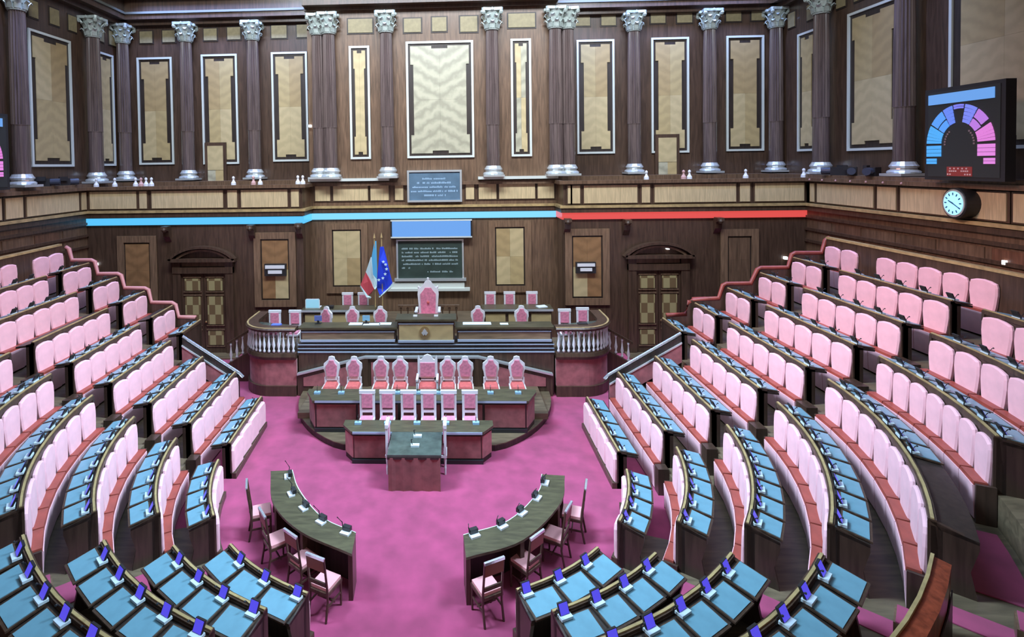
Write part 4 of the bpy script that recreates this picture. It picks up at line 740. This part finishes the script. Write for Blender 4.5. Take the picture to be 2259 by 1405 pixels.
for s in (-1, 1):
    a = quad([atZ(x, y, .78).xy for x, y in TBL[s][0]]); b = quad([atZ(x, y, .78).xy for x, y in TBL[s][1]])
    o = thing('curved_table', 'curved dark wooden table on the %s of the carpeted well' % SN[s], 'table', (a[9].x, a[9].y, 0))
    loft(MB(), a, b, .74, .78).build('top', WT, o); e = [p+(q-p)*-.01 for p, q in zip(a, b)]; loft(MB(), e, [p+(q-p)*.02 for p, q in zip(a, b)], .74, .787).build('edge_trim', FRAME, o)
    loft(MB(), [p+(q-p)*.05 for p, q in zip(a, b)], [p+(q-p)*.14 for p, q in zip(a, b)], 0, .74).build('modesty_panel', WB, o)
    for i in (0, 6, 12, 18):
        c0 = a[i]+(b[i]-a[i])*.1; c1 = a[i]+(b[i]-a[i])*.92; d = (b[i]-a[i]).normalized(); nn = Vector((-d.y, d.x))*.035
        if i == 0: nn2 = (Vector((0, 0)), nn*2)
        m = MB(); sgn = 1; sh = (a[min(i+1, 18)]-a[max(i-1, 0)]).normalized()*(.04 if i == 0 else (-.04 if i == 18 else 0))
        m.prism([tuple(c0+nn+sh), tuple(c1+nn+sh), tuple(c1-nn+sh), tuple(c0-nn+sh)], 0, .74); m.build('support', WD, o)
    devs = ((637, 1052), (645, 1090), (672, 1121), (710, 1151), (764, 1175)) if s < 0 else ((1201, 1066), (1183, 1099), (1150, 1132), (1107, 1161), (1046, 1181))
    for i, (x, y) in enumerate(devs):
        P = atZ(x, y, .78); d = Vector((P.x-XC, P.y+.2)); rz = math.atan2(d.y, d.x)-PI/2
        t = thing('table_console', 'black and white microphone console on the %s curved table, %s from the rostrum end' % (SN[s], ORD[i+1]), 'microphone', (P.x, P.y, .78), rz, 'consoles on the curved tables')
        MB().box(-.08, .08, -.03, .08, 0, .03).build('base', WHITE, t, org=(0, 0, 0)); MB().box(-.07, .07, -.06, .01, .03, .10).build('screen', BLACK, t, org=(0, 0, 0)); MB().tube([(.06, 0, .02), (.09, -.02, .14), (.13, .06, .26)], .009, 5).build('gooseneck', BLACK, t, org=(0, 0, 0))
def wood_chair():          # faces -y ; origin under seat centre
    o = thing('wooden_chair', '', 'chair', group='dark chairs at the curved tables'); w_, d = .44, .42
    for sx in (-1, 1):
        MB().lathe([(.018, 0), (.022, .42)], 8, (sx*.19, -.18, 0)).build('front_leg', WSEAT, o, org=(0, 0, 0)); MB().tube([(sx*.19, .24, 0), (sx*.19, .18, .3), (sx*.19, .19, .5), (sx*.185, .26, 1.02)], .021, 6).build('rear_leg', WSEAT, o, org=(0, 0, 0))
    box_part(o, 'seat_rail', WSEAT, (-.21, .21, -.2, .2, .38, .43)); box_part(o, 'seat', plain('rose_seat_%d' % len(MATS), (.80, .36, .36), .7), (-.19, .19, -.19, .16, .43, .48)); MB().hexa([(-.185, .235, .80), (.185, .235, .80), (.185, .255, .80), (-.185, .255, .80), (-.185, .25, 1.0), (.185, .25, 1.0), (.185, .275, 1.0), (-.185, .275, 1.0)]).build('backrest', plain('back_leather', (.22, .06, .035), .35), o, org=(0, 0, 0))
    box_part(o, 'crest_rail', STEEL, (-.2, .2, .245, .285, 1.0, 1.04)); box_part(o, 'lower_back_rail', WSEAT, (-.18, .18, .2, .225, .55, .61)); box_part(o, 'stretcher', WSEAT, (-.19, .19, -.02, .0, .16, .19), (-.2, -.18, -.18, .2, .2, .23), (.18, .2, -.18, .2, .2, .23))
    for c_ in o.children: c_.scale = (.84, .9, .95)
    return o
ch = []; cl = []
for s, lst in ((-1, ((-2.98, -1.45), (-2.45, -2.18), (-1.88, -2.62), (-1.42, -3.08))), (1, ((2.62, -1.40), (2.2, -1.98), (1.62, -2.6), (.98, -3.12)))):
    for i, (x, y) in enumerate(lst):
        d = Vector((x-XC, y+.2)); n = Vector((.55*x-XC*.55, y+.9)).normalized() if i == 0 else Vector((x-XC, y+.55)).normalized(); ch.append((x+.04*n.x, y+.04*n.y, 0, math.atan2(n.y, n.x)-PI/2)); cl.append('dark wooden chair with rose seat at the %s curved table, %s from the rostrum' % (SN[s], ORD[i+1]))
many(ch, wood_chair, cl)
# ================================================================== GALLERY FITTINGS
def board(cx, cy, cz, w_, h_, rz, label):
    o = thing('voting_board', label, 'display', (cx, cy, cz), rz); box_part(o, 'housing', plain('board_case', (.022, .022, .024), .5), (-w_/2, w_/2, -.0, .22, 0, h_)); box_part(o, 'screen_face', plain('board_face', (.035, .04, .04), .35), (-w_/2+.1, w_/2-.1, -.01, 0, .08, h_-.08)); box_part(o, 'header_bar', LEDS, (-w_/2+.12, w_/2-.22, -.03, -.01, h_-.38, h_-.14))
    BL = lambda i: glow('seg_%d_%s' % (i, label[:5]), [(.08, .42, .95), (.10, .35, .95), (.14, .25, .9), (.2, .25, .9), (.22, .22, .9), (.5, .2, .75), (.75, .22, .7), (.78, .25, .75)][i], 1.0, (.02, .02, .03))
    x0 = -.06; z0 = .86; ro = .84; ri = .45; zs = 1.09
    def sect(name, a0, a1, r0, r1, mt):
        m = MB(); nr = max(2, int((r1-r0)/.075)); na = max(2, int((a1-a0)/.09))
        for i in range(nr):
            for j in range(na):
                ra, rb = r0+(r1-r0)*i/nr+.005, r0+(r1-r0)*(i+1)/nr-.005; aa, ab = a0+(a1-a0)*j/na+.006, a0+(a1-a0)*(j+1)/na-.006
                P = lambda r, a: (x0+r*math.cos(a), z0+r*zs*math.sin(a)); m.prism([P(ra, aa), P(rb, aa), P(rb, ab), P(ra, ab)], -.03, -.01, 'y')
        m.build(name, mt, o, org=(0, 0, 0))
    def rect(name, xa, xb, za, zb, mt):
        m = MB(); nx, nz = max(2, int((xb-xa)/.07)), max(1, int((zb-za)/.07))
        for i in range(nx):
            for j in range(nz): m.box(xa+(xb-xa)*i/nx+.004, xa+(xb-xa)*(i+1)/nx-.004, -.03, -.01, za+(zb-za)*j/nz+.004, za+(zb-za)*(j+1)/nz-.004)
        m.build(name, mt, o, org=(0, 0, 0))
    sect('seat_segment', 2.62, 3.12, ri, ro, BL(0)); sect('seat_segment', 2.12, 2.58, ro-.2, ro, BL(1)); sect('seat_segment', 2.12, 2.58, ri, ro-.23, BL(1)); sect('seat_segment', 1.78, 2.08, ri, ro, BL(2)); sect('seat_segment', 1.43, 1.74, ro-.10, ro, BL(4)); sect('seat_segment', 1.02, 1.38, ri, ro, BL(3)); sect('seat_segment', .6, .98, ro-.2, ro, BL(5)); sect('seat_segment', .56, .98, ri, ro-.23, BL(5)); sect('seat_segment', .04, .5, ri, ro, BL(6))
    rect('seat_segment', x0-ro, x0-ri, .56, .83, BL(0)); rect('seat_segment', x0+ri, x0+ro, .56, .83, BL(7)); rect('seat_segment', x0-ro, x0-ri-.12, .38, .52, BL(0)); rect('seat_segment', x0+ri+.14, x0+ro, .38, .52, BL(7))
    m = MB()
    for k in range(6):
        for s_ in (-1, 1): a = PI/2+s_*(.75+.17*k); m.box(x0+.36*math.cos(a)-.02, x0+.36*math.cos(a)+.02, -.02, -.01, z0+.38*math.sin(a)-.02, z0+.38*math.sin(a)+.02)
    m.build('small_marks', plain('board_marks_'+label[:4], (.30, .22, .22), .5), o, org=(0, 0, 0)); box_part(o, 'red_tally_field', glow('tally_red_'+label[:4], (.25, .03, .03), .6, (.1, .02, .02)), (-.36, .26, -.02, -.01, .10, .32))
    m = MB()
    for i, (x, z) in enumerate([(-.28+.1*j, .26) for j in range(5)]+[(-.29+.05*j, .20) for j in range(4)]+[(0.0+.05*j, .20) for j in range(4)]+[(-.34+.06*j, .125) for j in range(2)]+[(.09+.06*j, .125) for j in range(3)]): m.box(x, x+.035, -.03, -.02, z, z+.035)
    m.build('tally_dots', plain('tally_dots_'+label[:4], (.75, .5, .45), .5), o, org=(0, 0, 0)); box_part(o, 'wall_bracket', BLACK, (-w_/2+.5, w_/2-.5, .2, .6, .5, h_-.5)); return o
A = atX(2040, 390, 12.35); B = atX(2217, 392, 12.35); board(12.35, (A.y+B.y)/2, 6.18, A.y-B.y, 2.2, -PI/2, 'black voting board with blue and pink hemicycle diagram on the right gallery')
board(XL0+.35, 3.2, 6.18, 2.05, 2.2, PI/2, 'second voting board cut off by the left picture edge')
# clock
P = atX(2105, 448, 12.5); o = thing('wall_clock', 'round clock with pale blue face on the right gallery parapet', 'clock', tuple(P), -PI/2-.12); n = 28
cir = lambda r: [(r*math.cos(2*PI*i/n), r*math.sin(2*PI*i/n)) for i in range(n)]
MB().prism(cir(.37), 0, .34, 'y').build('case', BLACK, o, org=(0, 0, 0)); MB().prism(cir(.33), -.02, .0, 'y').build('rim', SILVER, o, org=(0, 0, 0)); MB().prism(cir(.285), -.03, -.02, 'y').build('face', CLK, o, org=(0, 0, 0)); HB = plain('clock_blue', (.03, .12, .28), .5)
for i in range(12):
    a = PI/2-i*PI/6; m = MB(); c, s_ = math.cos(a), math.sin(a); m.prism([(r*c-t*s_, r*s_+t*c) for r, t in ((.19, -.014), (.25, -.014), (.25, .014), (.19, .014))], -.036, -.03, 'y'); m.build('hour_mark', HB, o, org=(0, 0, 0))
for nm, a, L, t in (('hour_hand', PI-.42, .14, .016), ('minute_hand', -.50, .22, .011)):
    c, s_ = math.cos(a), math.sin(a); m = MB(); m.prism([(r*c-q*s_, r*s_+q*c) for r, q in ((-.02, -t), (L, -t*.7), (L, t*.7), (-.02, t))], -.045, -.036, 'y'); m.build(nm, HB, o, org=(0, 0, 0))
# cameras on the gallery
def tv_camera(x, y, z, rz, label):
    o = thing('video_camera', label, 'camera', (x, y, z), rz); box_part(o, 'body', BLACK, (-.12, .12, -.15, .3, .1, .36)); MB().prism([(.11*math.cos(2*PI*i/12), .24+.11*math.sin(2*PI*i/12)) for i in range(12)], -.42, -.15, 'y').build('lens', plain('lens_grey', (.05, .06, .09), .25), o, org=(0, 0, 0)); box_part(o, 'viewfinder', BLACK, (-.22, -.12, -.05, .2, .28, .42)); box_part(o, 'mount', BLACK, (-.05, .05, -.05, .05, 0, .1)); return o
for X, yy, zz, rz, nm in ((12.95, 6.75, 6.1, -PI/2-.9, 'right gallery, nearer the corner'), (12.95, 6.1, 6.1, -PI/2+.9, 'right gallery, beside the first'), (12.95, 5.3, 6.1, -PI/2+.6, 'right gallery, nearest the tall column'), (-12.9, 6.3, 6.1, PI/2+.5, 'left gallery'), (-12.9, 7.2, 6.08, PI/2+.9, 'left gallery, nearer the corner')): tv_camera(X, yy, zz, rz, 'black video camera on the '+nm)
def lamp_fig(x, y, Y, nm, mt):
    P = atY(x, y, Y); o = tag(MB().lathe([(.09, 0), (.085, .08), (.045, .14), (.03, .2), (.05, .24), (.045, .29), (.0, .32)], 10).build('gallery_lamp', mt, org=(0, 0, 0)), 'small pale bell-shaped lamp on the gallery ledge, '+nm, 'lamp', 'lamps on the gallery ledge'); o.location = (P.x, Y, 6.1 if Y < 9 else 6.22)
for x, nm, mt in ((212, 'leftmost in the left wing', WHITE), (253, 'second in the left wing', WHITE), (299, 'third in the left wing', WHITE), (311, 'rose one in the left wing', SKIN), (322, 'right of the rose one', WHITE), (334, 'fifth white one in the left wing', WHITE), (515, 'right of the left gallery door', WHITE), (559, 'rose one near the third column', SKIN), (574, 'white one near the third column', WHITE), (657, 'left of a close pair', WHITE), (668, 'right of a close pair', WHITE), (1426, 'left of the right gallery door', WHITE), (1508, 'rose one right of the right gallery door', SKIN), (1521, 'white one right of the right gallery door', WHITE), (1645, 'in the middle of the right wing', WHITE), (1773, 'in the right rear corner', WHITE)): lamp_fig(x, 395, YB+.15, nm, mt)
for (x, y, Y, nm) in ((684, 278, YN-.1, 'beside the left end of the centre bay'), (1256, 262, YN-.1, 'beside the right end of the centre bay'), (1473, 547, YB-.06, 'above the right door'), (1733, 569, YB-.06, 'near the stepped screen'), (212, 583, YB-.06, 'near the left stepped screen')):
    P = atY(x, y, Y); tag(MB().box(P.x-.045, P.x+.045, Y-.05, Y+.08, P.z-.045, P.z+.045).build('spot_light', LAMPW), 'tiny white square spotlight '+nm, 'light')
P = atX(2216, 579, XR0-.05); tag(MB().box(P.x-.03, P.x+.05, P.y-.035, P.y+.035, P.z-.045, P.z+.045).build('spot_light', LAMPW), 'white square light on the right wall above the topmost row', 'light')
for x in range(7): 
    P = atX(1800+28*x, 392+2*x, XR0-.16); tag(MB().ball((XR0-.165, 7.6-.62*x, 6.04), .035, 6).build('brass_knob', SKIN), 'small pale stud on the right parapet cap, %s from the corner' % ORD[x+1], 'stud', 'studs on the parapet cap')
